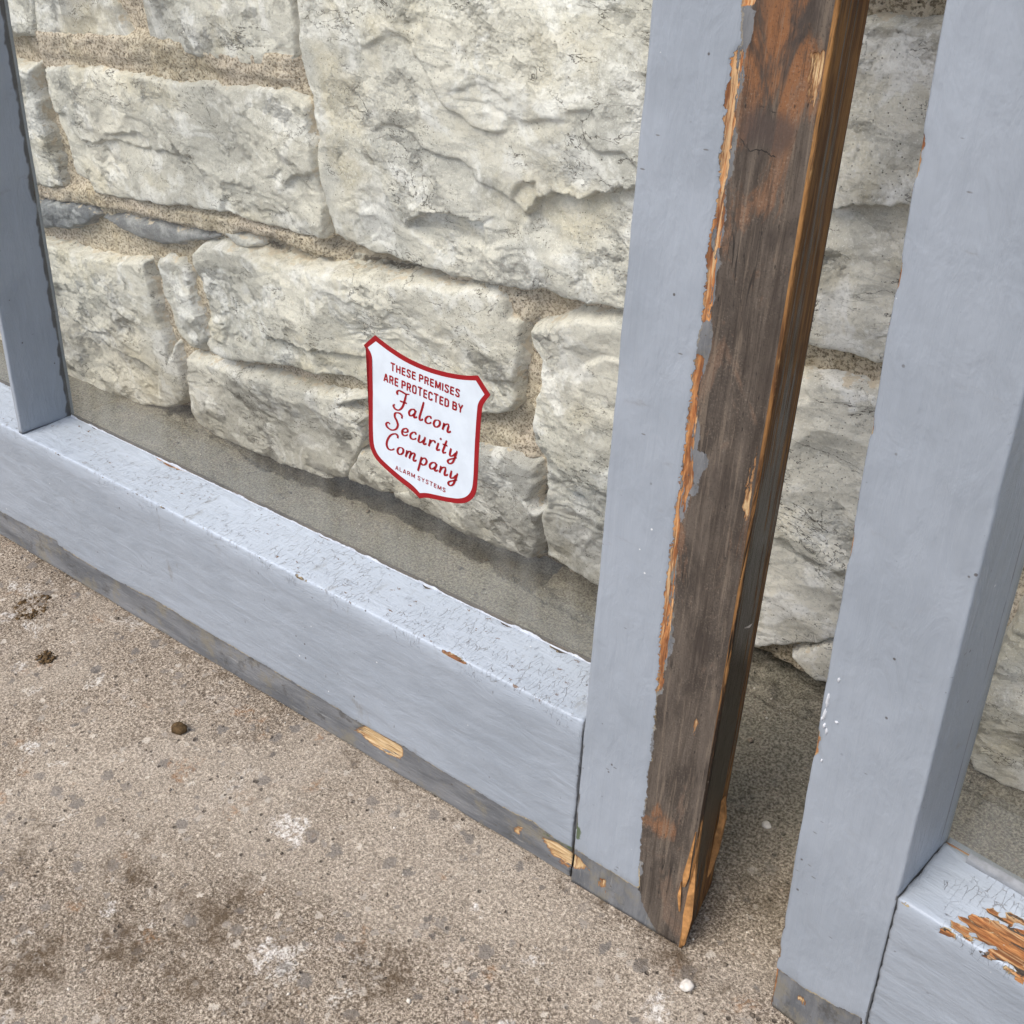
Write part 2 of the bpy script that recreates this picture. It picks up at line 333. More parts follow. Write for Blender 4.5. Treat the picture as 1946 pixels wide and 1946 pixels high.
    crk = b.m2('MAXIMUM', b.mr(b.m2('SUBTRACT', e1, cw), .012, -.006), b.m2('MULTIPLY', b.mr(b.m2('SUBTRACT', e2, b.m2('MULTIPLY', cw, .5)), .006, -.006), b.mr(b.noise(g, 90, 2), .52, .6)))
    crk = b.m2('MULTIPLY', crk, b.m2('MULTIPLY', b.mr(wz, .0, .25), b.mr(b.noise(b.add(g, (1, 2, 0)), 150, 3, .6), .40, .56)))
    peel = b.m2('MULTIPLY', b.mr(b.noise(b.mul(g, (1.0, 1.6, 1.6)), 85, 5, .75), .655, .668), b.mr(b.attr('crack'), .4, .8))
    pd = b.m2('ADD', b.attr('paint'), jag)
    pm0 = b.mr(pd, -.12, .12)
    pm = b.m2('MULTIPLY', pm0, b.m2('SUBTRACT', 1.0, peel))
    rim = b.m2('MULTIPLY', b.mr(b.m2('ABSOLUTE', b.m2('ADD', pd, .45)), .55, .25), b.mr(b.noise(g, 70, 3, .6), .45, .58))
    c = b.mix(b.m2('MULTIPLY', b.m2('MULTIPLY', rim, .8), b.attr('rim')), c, (.42, .34, .20))
    c = b.mix(peel, c, (.16, .095, .055))
    pv = b.noise(g, 14, 4, .6); br = b.noise(b.mul(g, (10, 340, 340)), 1, 5, .7, .3)
    pc = b.mix(b.mr(pv, .35, .65), (.236, .266, .306), (.270, .302, .346))
    pc = b.mix(b.mr(br, .48, .36, 0, .12), pc, (.19, .215, .25))
    pc = b.mix(b.mr(br, .52, .68, 0, .16), pc, (.315, .348, .395))
    pc = b.mix(b.m2('MULTIPLY', b.mr(b.noise(g, 55, 5, .7), .60, .75), .22), pc, (.24, .25, .27))
    pc = b.mix(b.m2('MULTIPLY', b.attr('crack'), .62), pc, (.53, .605, .70))  # crackled sill paint, paler and bluer with sky light painted in
    dot = b.m2('MULTIPLY', b.mr(b.vor(g, 75), .075, .045), b.mr(b.noise(g, 22, 3), .44, .54))
    pc = b.mix(b.m2('MULTIPLY', dot, .85), pc, (.06, .05, .045))
    wdot = b.m2('MULTIPLY', b.mr(b.vor(b.add(g, (3.1, 1.7, .3)), 70), .05, .03), b.mr(b.noise(b.add(g, (2, 1, 0)), 18, 2), .52, .6))
    pc = b.mix(b.m2('MULTIPLY', wdot, .8), pc, (.66, .67, .68))
    drt = b.m2('MULTIPLY', b.mr(b.noise(b.mul(g, (60, 22, 22)), 1, 5, .7), .60, .72), b.mr(b.noise(g, 9, 3), .45, .6))
    pc = b.mix(b.m2('MULTIPLY', drt, .6), pc, (.17, .16, .14))
    nick = b.m2('MULTIPLY', b.mr(b.vor(b.mul(b.add(g, (.7, .3, 0)), (170, 48, 48)), 1), .085, .045), b.mr(b.noise(b.add(g, (.5, .2, .1)), 25, 3), .50, .56))
    pc = b.mix(b.m2('MULTIPLY', nick, .7), pc, (.09, .08, .07))
    pc = b.mix(b.m2('MULTIPLY', crk, .50), pc, (.16, .135, .115))
    c = b.mix(pm, c, pc)
    jm = b.mr(b.attr('grub'), .4, .7)
    c = b.mix(b.m2('MULTIPLY', jm, .8), c, (.05, .042, .032))
    mossm = b.mr(b.m2('ADD', b.attr('moss'), jag), -.3, 1.2)
    c = b.mix(b.m2('MULTIPLY', mossm, .85), c, (.055, .085, .022))
    h = b.m2('ADD', b.m2('MULTIPLY', pm, .9), b.m2('ADD', b.m2('MULTIPLY', br, .42), b.m2('ADD', b.m2('MULTIPLY', b.noise(g, 75, 4, .6), .55), b.m2('MULTIPLY', b.noise(b.mul(g, (28, 70, 70)), 1, 4, .6, .5), 2.3))))
    h = b.m2('SUBTRACT', h, b.m2('MULTIPLY', b.m2('MULTIPLY', crk, pm), .8))
    h = b.m2('ADD', h, b.m2('MULTIPLY', b.m2('SUBTRACT', 1.0, pm), b.m2('ADD', b.m2('MULTIPLY', fib, .9), b.m2('MULTIPLY', r2, .5))))
    h = b.m2('SUBTRACT', h, b.m2('MULTIPLY', b.m2('MULTIPLY', b.m2('MAXIMUM', frm, orm), b.m2('SUBTRACT', 1.0, pm)), .9))
    ro = b.mix(pm, b.mix(b.m2('MULTIPLY', side, dk), (.78, .78, .78), (.30, .30, .30)), (.42, .42, .42))
    return b.done(c, b.sep(ro)[0], b.bump(h, .8, .0008), .4)
def plain(name, col, rough=.6, spec=.4, var=.15, scale=200, bump=.3):
    b = NB(name); o = b.obj(); nz = b.noise(o, scale, 4, .6)
    c = b.mix(b.mr(nz, .3, .7), tuple(v * (1 - var) for v in col), tuple(min(1, v * (1 + var)) for v in col))
    return b.done(c, rough, b.bump(nz, bump, .0006), spec)
def glass_mat():
    b = NB('old window glass'); o = b.obj()
    tr = b.n('ShaderNodeBsdfTransparent'); tr.inputs[0].default_value = (.965, .975, .968, 1)
    gl = b.n('ShaderNodeBsdfGlossy'); gl.inputs['Roughness'].default_value = .02
    lw = b.n('ShaderNodeLayerWeight'); lw.inputs[0].default_value = .5
    fr = b.m2('ADD', b.m2('MULTIPLY', b.m2('POWER', lw.outputs['Facing'], 5.0), .9), .035)
    b.put(gl.inputs['Normal'], b.bump(b.noise(o, 9, 2), .12, .01))
    ms = b.n('ShaderNodeMixShader'); b.put(ms.inputs[0], fr); b.put(ms.inputs[1], tr.outputs[0]); b.put(ms.inputs[2], gl.outputs[0])
    df = b.n('ShaderNodeBsdfDiffuse'); df.inputs[0].default_value = (.45, .45, .42, 1)      # dust film
    m3 = b.n('ShaderNodeMixShader'); sx = b.n('ShaderNodeSeparateXYZ'); b.put(sx.inputs[0], o)
    low = b.m2('MULTIPLY', b.mr(b.m2('ADD', sx.outputs[2], b.mr(b.noise(b.mul(o, (70, 1, 14)), 1, 4, .6), .2, .8, -.03, .03)), .205, .135), .09)
    smear = b.mr(b.noise(b.mul(o, (10, 1, 34)), 1, 5, .7, 1.5), .52, .72, 0, .05)
    b.put(m3.inputs[0], b.m2('ADD', b.m2('ADD', b.mr(b.noise(o, 24, 5, .7), .4, .75, .015, .06), low), smear)); b.put(m3.inputs[1], ms.outputs[0]); b.put(m3.inputs[2], df.outputs[0])
    b.t.links.new(m3.outputs[0], b.out.inputs[0]); return b.m
def grit_mat():
    b = NB('sand grains'); t = b.attr('tone')
    c = b.mix(b.mr(t, 0, .6, 0, 1, False), (.09, .075, .06), (.34, .28, .22)); c = b.mix(b.mr(t, .85, .9), c, (.66, .62, .55))
    return b.done(c, .9, None, .2)

M_stone = [stone_mat('pale limestone', (.745, .715, .635), (.53, .52, .48), (.86, .85, .82), 0.0),
           stone_mat('warm limestone', (.755, .72, .63), (.58, .56, .50), (.87, .855, .815), 3.3),
           stone_mat('grey limestone', (.66, .64, .575), (.48, .47, .44), (.81, .80, .775), 6.1)]
M_slate = stone_mat('blue grey limestone', (.24, .25, .26), (.17, .18, .195), (.42, .43, .43), 1.7, True)
M_mortar = mortar_mat(); M_conc = concrete_mat(); M_wood = wood_mat(); M_glass = glass_mat(); M_grit = grit_mat()
M_red = plain('red print', (.25, .006, .010), .45, .3, .06, 40, .02); M_white = plain('white vinyl', (.55, .61, .675), .4, .3, .05, 60, .12)
M_dry = plain('white paint spatter', (.50, .52, .55), .6); M_clod = plain('brown dirt', (.10, .065, .032), .95, .2, .5, 300, .8)
M_chalk = plain('white pebble', (.62, .59, .54), .8, .3, .2, 220, .6); M_split = plain('split pine', (.37, .185, .066), .7, .3, .4, 160, .5)
M_bead = plain('grey glazing putty', (.20, .215, .235), .6, .4, .2, 160, .5); M_dark = plain('dead twig', (.05, .035, .02), .9)

# ------------------------------------------------------------------ ground: one sheet, fine near the windows
EDGE = [(-2.0, .30), (-.832, .30), (-.826, .24), (-.75, .2395), (-.71, .2377), (-.636, .2416), (-.547, .249), (-.472, .2547), (-.418, .2527), (-.364, .2464), (-.330, .2455),
        (-.312, .236), (-.300, .2277), (-.271, .2242), (-.209, .2156), (-.05, .222), (.10, .226), (.6, .225), (2.0, .23)]
def spread(a, b, st, lim, grow=1.35):
    c = list(np.arange(a, b + st / 2, st)); d = st
    lo = []; x = a
    while x > -lim: d *= grow; x -= d; lo.append(x)
    d = st; hi = []; x = c[-1]
    while x < lim: d *= grow; x += d; hi.append(x)
    return np.array(lo[::-1] + c + hi)
def build_ground():
    xs = spread(-1.0, .36, .0024, 60); ys = spread(-.46, .30, .0024, 60)
    X, Y = np.meshgrid(xs, ys, indexing='ij'); x, y = X.ravel(), Y.ravel()
    fine = ((x > -1.05) & (x < .4) & (y > -.5) & (y < .34)).astype(float)
    back = sstep(y, .07, .13)
    z = fine * ((.0011 + .0016 * back) * fbm(x * 14, y * 14, 2, 4) + back * .0012 * fbm(x * 48, y * 48, 41, 4) + .00045 * fbm(x * 110, y * 110, 5, 3))
    ex = np.array([e[0] for e in EDGE]); ey = np.array([e[1] for e in EDGE])
    ye = np.interp(x, ex, ey) - .012 * sstep(x, -.70, -.64) * sstep(-x, .30, .33) + fine * (.004 * fbm(x * 55, y * 55, 9, 4))
    low = sstep(y - ye, -.0015, .003)
    z = z - low * (.012 + .045 * fine * sstep(x, -.70, -.62) * sstep(-x, .29, .31) + fine * (.004 * fbm(x * 60, y * 60, 12, 4)))
    # left end of the raised strip, lower and broken
    lft = sstep(-(x + .823 + .006 * fbm(x * 40, y * 40, 21, 3)), -.001, .003) * sstep(y, .10, .16)
    z = z - lft * .007 * fine
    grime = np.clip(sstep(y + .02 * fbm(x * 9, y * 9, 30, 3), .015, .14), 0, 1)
    def blobs(lst):
        s = np.full(x.shape, -40.0)
        for cx, cy, r in lst: s = np.maximum(s, r - np.hypot(x * 1000 - cx, y * 1000 - cy))
        return s
    stain_shade = blobs([(-269, -159, 30), (-298, -203, 28), (-245, -206, 24), (-141, -124, 22), (-10, 0, 26), (-336, -257, 30), (-646, -43, 10), (-580, -74, 4), (20, 60, 24), (-180, -190, 16), (-120, -210, 18), (-60, -150, 14), (-420, -190, 14),(-340,-165,16)])
    stain_shade = np.maximum(stain_shade, np.where((x < .0) & (y > -.05) & (y < .02), 4 - np.abs(y * 1000 + 3) * 2.6, -40))  # dirt along the rail foot, doubling as its painted contact shadow
    lime = blobs([(-270, -78, 9), (-285, -72, 6), (-430, -130, 5), (-592, -92, 8), (-655, -60, 7), (-470, -62, 8), (-215, -160, 12), (30, -60, 20), (5, -45, 12), (-70, -60, 8), (-120, -55, 5), (-380, -110, 6), (-500, -140, 9), (-160, -118, 6), (-330, -190, 8), (-60, -110, 9)])
    V = np.c_[x, y, z]
    o = mesh_obj('pavement', V, grid_faces(len(xs), len(ys)), M_conc, None, {'grime': grime, 'stain_shade': stain_shade, 'lime': lime})
    tag(o, kind='structure')
build_ground()

# ------------------------------------------------------------------ stone wall
WALL_Y = .262
ST = {
'A':[[-852,447],[-861,430],[-874,402],[-937,394],[-1092,387],[-1063,438]],
'B':[[-851,443],[-741,452],[-735,441],[-722,409],[-744,407],[-762,404],[-810,402],[-870,401]],
'C':[[-688,459],[-499,474],[-502,461],[-511,415],[-538,411],[-571,409],[-616,409],[-691,406],[-694,424]],
'D':[[-487,475],[-489,462],[-491,439],[-493,408],[-488,397],[-489,379],[-489,364],[-496,349],[-497,327],[-492,315],[-488,299],[-489,282],[-449,276],[-413,275],[-393,274],[-353,274],[-315,277],[-271,286],[-230,285],[-195,286],[-134,286],[-110,286],[-98,409],[-101,507]],
'G':[[-941,372],[-912,369],[-890,370],[-900,344],[-900,325],[-898,306],[-901,284],[-900,273],[-905,246],[-972,236],[-1081,225],[-1050,364]],
'H':[[-867,372],[-822,378],[-761,383],[-691,383],[-603,389],[-534,394],[-514,394],[-506,386],[-507,365],[-504,350],[-505,330],[-504,301],[-507,278],[-516,271],[-562,271],[-625,271],[-694,267],[-786,256],[-841,251],[-843,264],[-865,271],[-863,296],[-863,308],[-869,318],[-872,340],[-877,362]],
'I':[[-977,214],[-932,223],[-867,231],[-857,224],[-875,213],[-909,200],[-984,187],[-1114,173],[-1094,197]],
'J':[[-848,225],[-777,233],[-719,236],[-663,242],[-683,233],[-753,215],[-791,214],[-829,221]],
'K':[[-648,248],[-634,250],[-621,250],[-606,246],[-619,239],[-634,240]],
'L':[[-998,168],[-940,174],[-887,173],[-834,179],[-788,189],[-792,172],[-791,159],[-792,139],[-790,119],[-788,93],[-790,73],[-776,95],[-778,71],[-778,40],[-786,22],[-821,3],[-868,-9],[-901,-9],[-967,-14],[-1040,-25],[-1111,-41],[-1255,-54],[-1258,86]],
'M':[[-770,193],[-748,199],[-734,199],[-724,190],[-723,171],[-723,154],[-718,134],[-721,114],[-734,102],[-750,100],[-761,114],[-765,139],[-770,164]],
'N':[[-697,220],[-685,227],[-664,233],[-608,239],[-571,236],[-530,243],[-531,244],[-482,250],[-437,254],[-395,258],[-370,260],[-338,267],[-319,266],[-311,263],[-310,251],[-300,247],[-298,232],[-300,211],[-300,219],[-304,197],[-306,177],[-316,163],[-349,150],[-389,143],[-433,140],[-505,138],[-557,131],[-582,131],[-629,120],[-681,107],[-708,107],[-713,119],[-703,121],[-698,150],[-693,170],[-695,186],[-700,201]],
'P':[[-753,87],[-732,90],[-700,93],[-633,104],[-564,108],[-491,118],[-524,103],[-498,95],[-502,68],[-509,54],[-521,36],[-531,7],[-559,1],[-587,3],[-560,-6],[-594,-7],[-635,-11],[-658,-9],[-699,-11],[-734,-13],[-761,-4],[-767,21],[-765,34],[-762,56]],
'Q':[[-506,54],[-499,54],[-467,47],[-449,41],[-437,23],[-468,13],[-483,10],[-528,4],[-529,10],[-520,35]],
'R':[[-462,67],[-428,85],[-394,99],[-353,114],[-327,118],[-307,119],[-293,117],[-292,100],[-301,79],[-296,71],[-288,71],[-295,33],[-308,1],[-326,2],[-352,4],[-370,4],[-405,6],[-439,9],[-468,9],[-468,24],[-445,33],[-454,52]],
'T':[[-266,257],[-244,269],[-231,271],[-204,276],[-133,280],[-115,226],[-111,20],[-155,25],[-233,14],[-251,18],[-283,25],[-285,54],[-283,74],[-276,93],[-277,108],[-275,134],[-287,144],[-290,162],[-286,181],[-280,199],[-277,223],[-285,232],[-287,246]],
'E':[[-76,488],[-51,490],[-24,492],[5,494],[32,496],[42,404],[39,309],[-19,294],[-34,297],[-49,297],[-63,295],[-94,290],[-92,343]],
'F':[[-106,268],[-65,271],[-52,272],[-36,272],[-22,274],[22,282],[61,257],[71,139],[25,99],[-30,54],[-56,38],[-78,23],[-123,24]],
'Fs':[[-52,28],[-41,40],[-28,53],[15,75],[27,43],[-7,18],[-29,14],[-40,16]],
'V':[[88,51],[90,82],[96,138],[102,165],[154,182],[202,-10],[151,-4],[130,-8],[119,-9],[98,-4],[90,13],[89,28]]
}
LEDGES = [
[[-403,305],[-398,314],[-381,325],[-357,329],[-335,328],[-324,329]],
[[-287,336],[-279,346],[-270,358],[-255,363],[-241,362],[-210,373],[-192,379],[-175,383]],
[[-296,349],[-290,360],[-281,367],[-270,368]],
[[-72,387],[-49,392],[-27,397],[-12,401]],
[[-793,321],[-741,331],[-721,325]],
[[-844,311],[-819,309],[-776,318],[-736,316],[-701,320],[-651,321]],
[[-958,86],[-926,77],[-881,65],[-827,61],[-810,54]],
[[-518,48],[-568,39]],
[[-695,110],[-603,171]],
[[-607,159],[-567,159],[-472,169]],
[[-340,189],[-313,195],[-296,199]],
[[-268,121],[-241,114],[-217,101]],
[[-545,312],[-538,322],[-493,337]]
]
LEDGE_SPEC = [(.011, .075, 1), (.010, .085, 1), (.005, .02, 1), (.007, .09, 1), (.005, .035, 1), (.004, .05, 1), (.009, .08, 1), (.0, .05, -1), (.0, .05, -1), (.007, .03, 1), (.005, .04, 1), (.006, .05, 1), (.005, .04, 1)]
for q_, up_ in (('P', 9), ('Q', 10), ('R', 7), ('T', 3)):
    ST[q_] = [[a_, c_ + (up_ if c_ < 16 else 0)] for a_, c_ in ST[q_]]
wall = empty('stone_wall', 'wall of rough pale grey limestone blocks with sandy tan mortar joints', 'wall', loc=(0, WALL_Y, 0))
mort_over = []
def stone(name, poly, seed, mat, lift, rough=1.0, step=.0014, round_=.0038):
    rs = np.random.RandomState(seed); P = np.array(poly, float) / 1000.0
    x0, z0 = P.min(0) - .012; x1, z1 = P.max(0) + .012
    x0 = max(x0, -2.35); x1 = min(x1, 2.35)
    xs = np.arange(x0, x1 + step, step); zs = np.arange(z0, z1 + step, step)
    X, Z = np.meshgrid(xs, zs, indexing='ij'); x, z = X.ravel(), Z.ravel()
    wx = x + .0022 * fbm(x * 45, z * 45, seed, 3); wz = z + .0022 * fbm(x * 45, z * 45, seed + 40, 3)
    d = poly_sd(wx, wz, P) + (.0042 if step < .004 else 0)
    keep = d > -.007
    sxp, szp = P[:, 0].max() - P[:, 0].min(), P[:, 1].max() - P[:, 1].min(); size = min(sxp, szp)
    rr = min(round_, size * .18)
    edge = 1 - np.exp(-np.clip(d, 0, 1) / rr)
    # warped coordinates make the fracture lines wander
    qx = x + .010 * fbm(x * 14, z * 14, seed + 3, 4); qz = z + .010 * fbm(x * 14, z * 14, seed + 8, 4)
    h = .0030 * fbm(qx * 6, qz * 8, seed + 1, 3) * rough
    ctr = (P.min(0) + P.max(0)) / 2; hx, hz = sxp / 2, szp / 2
    for k in range(int(6 + min(14, sxp * szp * 260))):          # hewn facets falling away from a proud middle
        ang = rs.uniform(0, 6.283); dx_, dz_ = math.cos(ang), math.sin(ang); ext = abs(dx_) * hx + abs(dz_) * hz
        rho = rs.uniform(.15, .85); s_ = rs.uniform(.02, .17) * min(1, .09 / (ext * (1 - rho) + .02))
        hk = .001 + s_ * (rho * ext - ((qx - ctr[0]) * dx_ + (qz - ctr[1]) * dz_))
        h = np.minimum(h, hk + .0008 * fbm(x * 22, z * 30, seed + k, 2))
    n = int(np.clip(sxp * szp * 620, 3, 30))
    for k in range(n):                                      # conchoidal scars: shallow tilted bowls cut into the face
        cx = rs.uniform(P[:, 0].min(), P[:, 0].max()); cz = rs.uniform(P[:, 1].min(), P[:, 1].max())
        r = rs.uniform(.018, .07) * min(1, size / .14 + .2); ang = rs.normal(-1.3, .8)
        gx, gz = math.cos(ang), math.sin(ang); tilt = rs.uniform(.10, .30)
        dx, dz = qx - cx, qz - cz; rad2 = dx * dx * .5 + dz * dz * 1.3
        near = np.sqrt(rad2) < r * .3
        hc = h[near].mean() if near.any() else 0.0
        s = hc - .0022 - tilt * (dx * gx + dz * gz) * .7 + rad2 / (r * 4.5)
        inside = h - s
        h = np.where(inside > 0, h - np.minimum(inside, .009 * rough) * sstep(r * 1.6 - np.sqrt(rad2), 0, r * .12), h)
    wob_ = .5 * fbm(x * 60, z * 60, seed + 37, 3)
    t = (fbm(x * 3.6 + .02 * wob_, z * 6.5 + .02 * wob_, seed + 31, 4, .42) + (z - ctr[1]) * 4) * 1.25        # spalled sheets with sharp lower lips
    sh_ = np.floor(t) + sstep(t - np.floor(t), .93, 1.0) - t
    pm_ = sstep(fbm(x * 5, z * 5, seed + 33, 2), -.15, .35)
    h = h + rough * (.0052 * sh_ * pm_ + .0012 * t) * sstep(size, .03, .09)
    t = fbm(qx * 8, qz * 20, seed + 11, 4) * 2.0                # thin broken layers, only in places
    lay = sstep(fbm(x * 8, z * 8, seed + 29, 2), .15, .55)
    h = h + rough * lay * .0022 * ((np.floor(t) + sstep(t - np.floor(t), .90, 1.0)) - t * .6)
    h = h + rough * ((.0002 + .0006 * lay) * ridged(qx * 30, qz * 48, seed + 17, 4) + .0003 * fbm(x * 150, z * 190, seed + 23, 3))
    crk = np.full(x.shape, 20.0)
    for L_, (dep, ext, sgn) in zip(LEDGES, LEDGE_SPEC):
        P2 = np.array(L_, float) / 1000
        if not (P2[:, 0].mean() > P[:, 0].min() and P2[:, 0].mean() < P[:, 0].max() and P2[:, 1].mean() > P[:, 1].min() and P2[:, 1].mean() < P[:, 1].max()): continue
        if P2[0, 0] > P2[-1, 0]: P2 = P2[::-1]
        ww = .0026 * fbm(x * 90, z * 90, seed + 61, 3)
        dd, sd, tt = line_sd(x, z + ww, P2)
        below = sd < 0
        taper = sstep(tt, 0, .12) * sstep(1 - tt, 0, .12)
        h = h - np.where(below, dep * np.exp(-(dd / ext) ** 1.3) * sstep(dd, 0, .0025) * taper, 0)
        h = h + np.where(~below, dep * .35 * np.exp(-dd / .02) * taper, 0)
        crk = crk if dep == 0 else np.minimum(crk, dd * 1000 + (1 - taper) * 9 + 1.2 * (1 + fbm(x * 60, z * 60, seed + 70, 2)))
    ins = d > .008
    h = h - (np.percentile(h[ins], 5) if ins.any() else h.min())
    top = .0075 + lift * .55 + .003 * (edge - 1) + h * (.35 + .65 * edge) * .74
    fl = .0075 + .0012 * fbm(x * 50, z * 50, seed + 90, 3); top = np.where(top < fl + .003, fl + .003 * np.exp(np.clip((top - fl - .003) / .003, -30, 0)), top)
    if name == 'stone' and P[:, 1].min() < .015 and step < .004: top = top * (.22 + .78 * sstep(z, -.004, .040))
    off = np.where(d > 0, -.004 + (top + .004) * sstep(d, -.002, .006), -.004 + d * 2.4)
    y = -off
    V = np.c_[x, y, z]
    F = grid_faces(len(xs), len(zs), keep)
    V, F, A = compact(V, F, {'ed': d * 1000, 'crk': crk})
    return mesh_obj('stone', V, F, mat, wall, A)
mat_of = {'A': 2, 'B': 2, 'C': 2, 'D': 0, 'G': 0, 'H': 1, 'L': 1, 'M': 0, 'N': 1, 'P': 1, 'Q': 1, 'R': 2, 'T': 0, 'E': 1, 'F': 1, 'Fs': 1, 'V': 2}
lift_of = {'A': .004, 'B': .003, 'C': .004, 'D': .012, 'G': .005, 'H': .008, 'I': .006, 'J': .007, 'K': .005, 'L': .010, 'M': .006, 'N': .010, 'P': .014, 'Q': .012, 'R': .014, 'T': .014, 'E': .008, 'F': .011, 'Fs': .008, 'V': .013}
for k_, (nm, pl) in enumerate(ST.items()):
    m_ = M_slate if nm in 'IJ' else M_stone[mat_of.get(nm, 0)]
    stone(nm, pl, 11 + k_ * 5, m_, lift_of.get(nm, .008), .8 if nm in 'IJKM' else 1.0)
# the courses that go on beyond the picture
rb = random.Random(5)
def block(x0, x1, z0, z1, k):
    j = lambda: rb.uniform(-4, 4)
    xm, zm = (x0 + x1) / 2, (z0 + z1) / 2
    stone('x', [(x0 + j(), z0 + j()), (xm, z0 + j()), (x1 + j(), z0 + j()), (x1 + j(), zm), (x1 + j(), z1 + j()), (xm, z1 + j()), (x0 + j(), z1 + j()), (x0 + j(), zm)], 200 + k * 5, M_stone[k % 3], .009, 1.0, .006)
kk = 0
for z0, z1, xa, xb in [(-15, 175, -2300, -1272), (190, 375, -2300, -1125), (395, 480, -2300, -1105), (-15, 180, 215, 2300), (198, 280, 92, 2300), (300, 490, 62, 2300), (505, 690, -2300, 2300), (705, 860, -2300, 2300), (875, 1080, -2300, 2300), (1095, 1280, -2300, 2300), (1295, 1450, -2300, 2300), (1465, 1640, -2300, 2300)]:
    x = xa
    while x < xb - 60:
        w = rb.uniform(190, 430); e = min(x + w, xb)
        if xb - e < 120: e = xb
        block(x, e, z0, z1, kk); kk += 1; x = e + 15
def build_mortar():
    fx = np.arange(-1.3, .6, .0028); fz = np.arange(-.04, .505, .0028)
    xs = np.concatenate([np.arange(-2.34, -1.3, .03), fx, np.arange(.6, 2.34, .03), [2.34]]); zs = np.concatenate([fz, np.arange(.505, 1.66, .02)])
    X, Z = np.meshgrid(xs, zs, indexing='ij'); x, z = X.ravel(), Z.ravel()
    fine = ((x > -1.32) & (x < .62) & (z < .52)).astype(float)
    h = .0018 + fine * (.0026 * fbm(x * 30, z * 30, 50, 4) + .0021 * fbm(x * 120, z * 120, 55, 4))
    # flush pointed band above the long block, with a trowelled line
    zc = np.interp(x, [-.88, -.69, -.50], [.383, .396, .402])
    band = sstep(x, -.885, -.86) * sstep(-x, .50, .52) * sstep(.026 - np.abs(z - zc), 0, .006)
    h = h + band * (.0075 + .003 * sstep(z - zc + .004 * perlin(x * 8, z * 0, 3), -.002, .003))
    band2 = sstep(x, -1.0, -.97) * sstep(-x, .50, .515) * sstep(.011 - np.abs(z - np.interp(x, [-.95, -.84, -.51], [.232, .244, .262])), 0, .004)
    h = h + band2 * .008
    # open, crumbled joints
    def gap(cx, cz, rx, rz, dep):
        q = 1 - ((x - cx) / rx) ** 2 - ((z - cz) / rz) ** 2
        return dep * sstep(q + .35 * fbm(x * 60, z * 60, 77, 3), 0, .5) * fine
    h = h - gap(-.45, .264, .075, .016, .020) - gap(-.59, .246, .05, .012, .012) - gap(-.285, .035, .02, .06, .035) - gap(-.775, .02, .02, .045, .02) - gap(-.515, .02, .02, .04, .02)
    h = h + gap(-.31, .258, .03, .016, .006) + gap(-.288, .20, .014, .05, .004) + gap(-.34, .125, .05, .014, .005)
    h = h - .05 * sstep(-z + .004 * perlin(x * 30, z * 30, 8), -.008, .006)
    V = np.c_[x, -h, z]
    mesh_obj('mortar', V, grid_faces(len(xs), len(zs)), M_mortar, wall)
build_mortar()

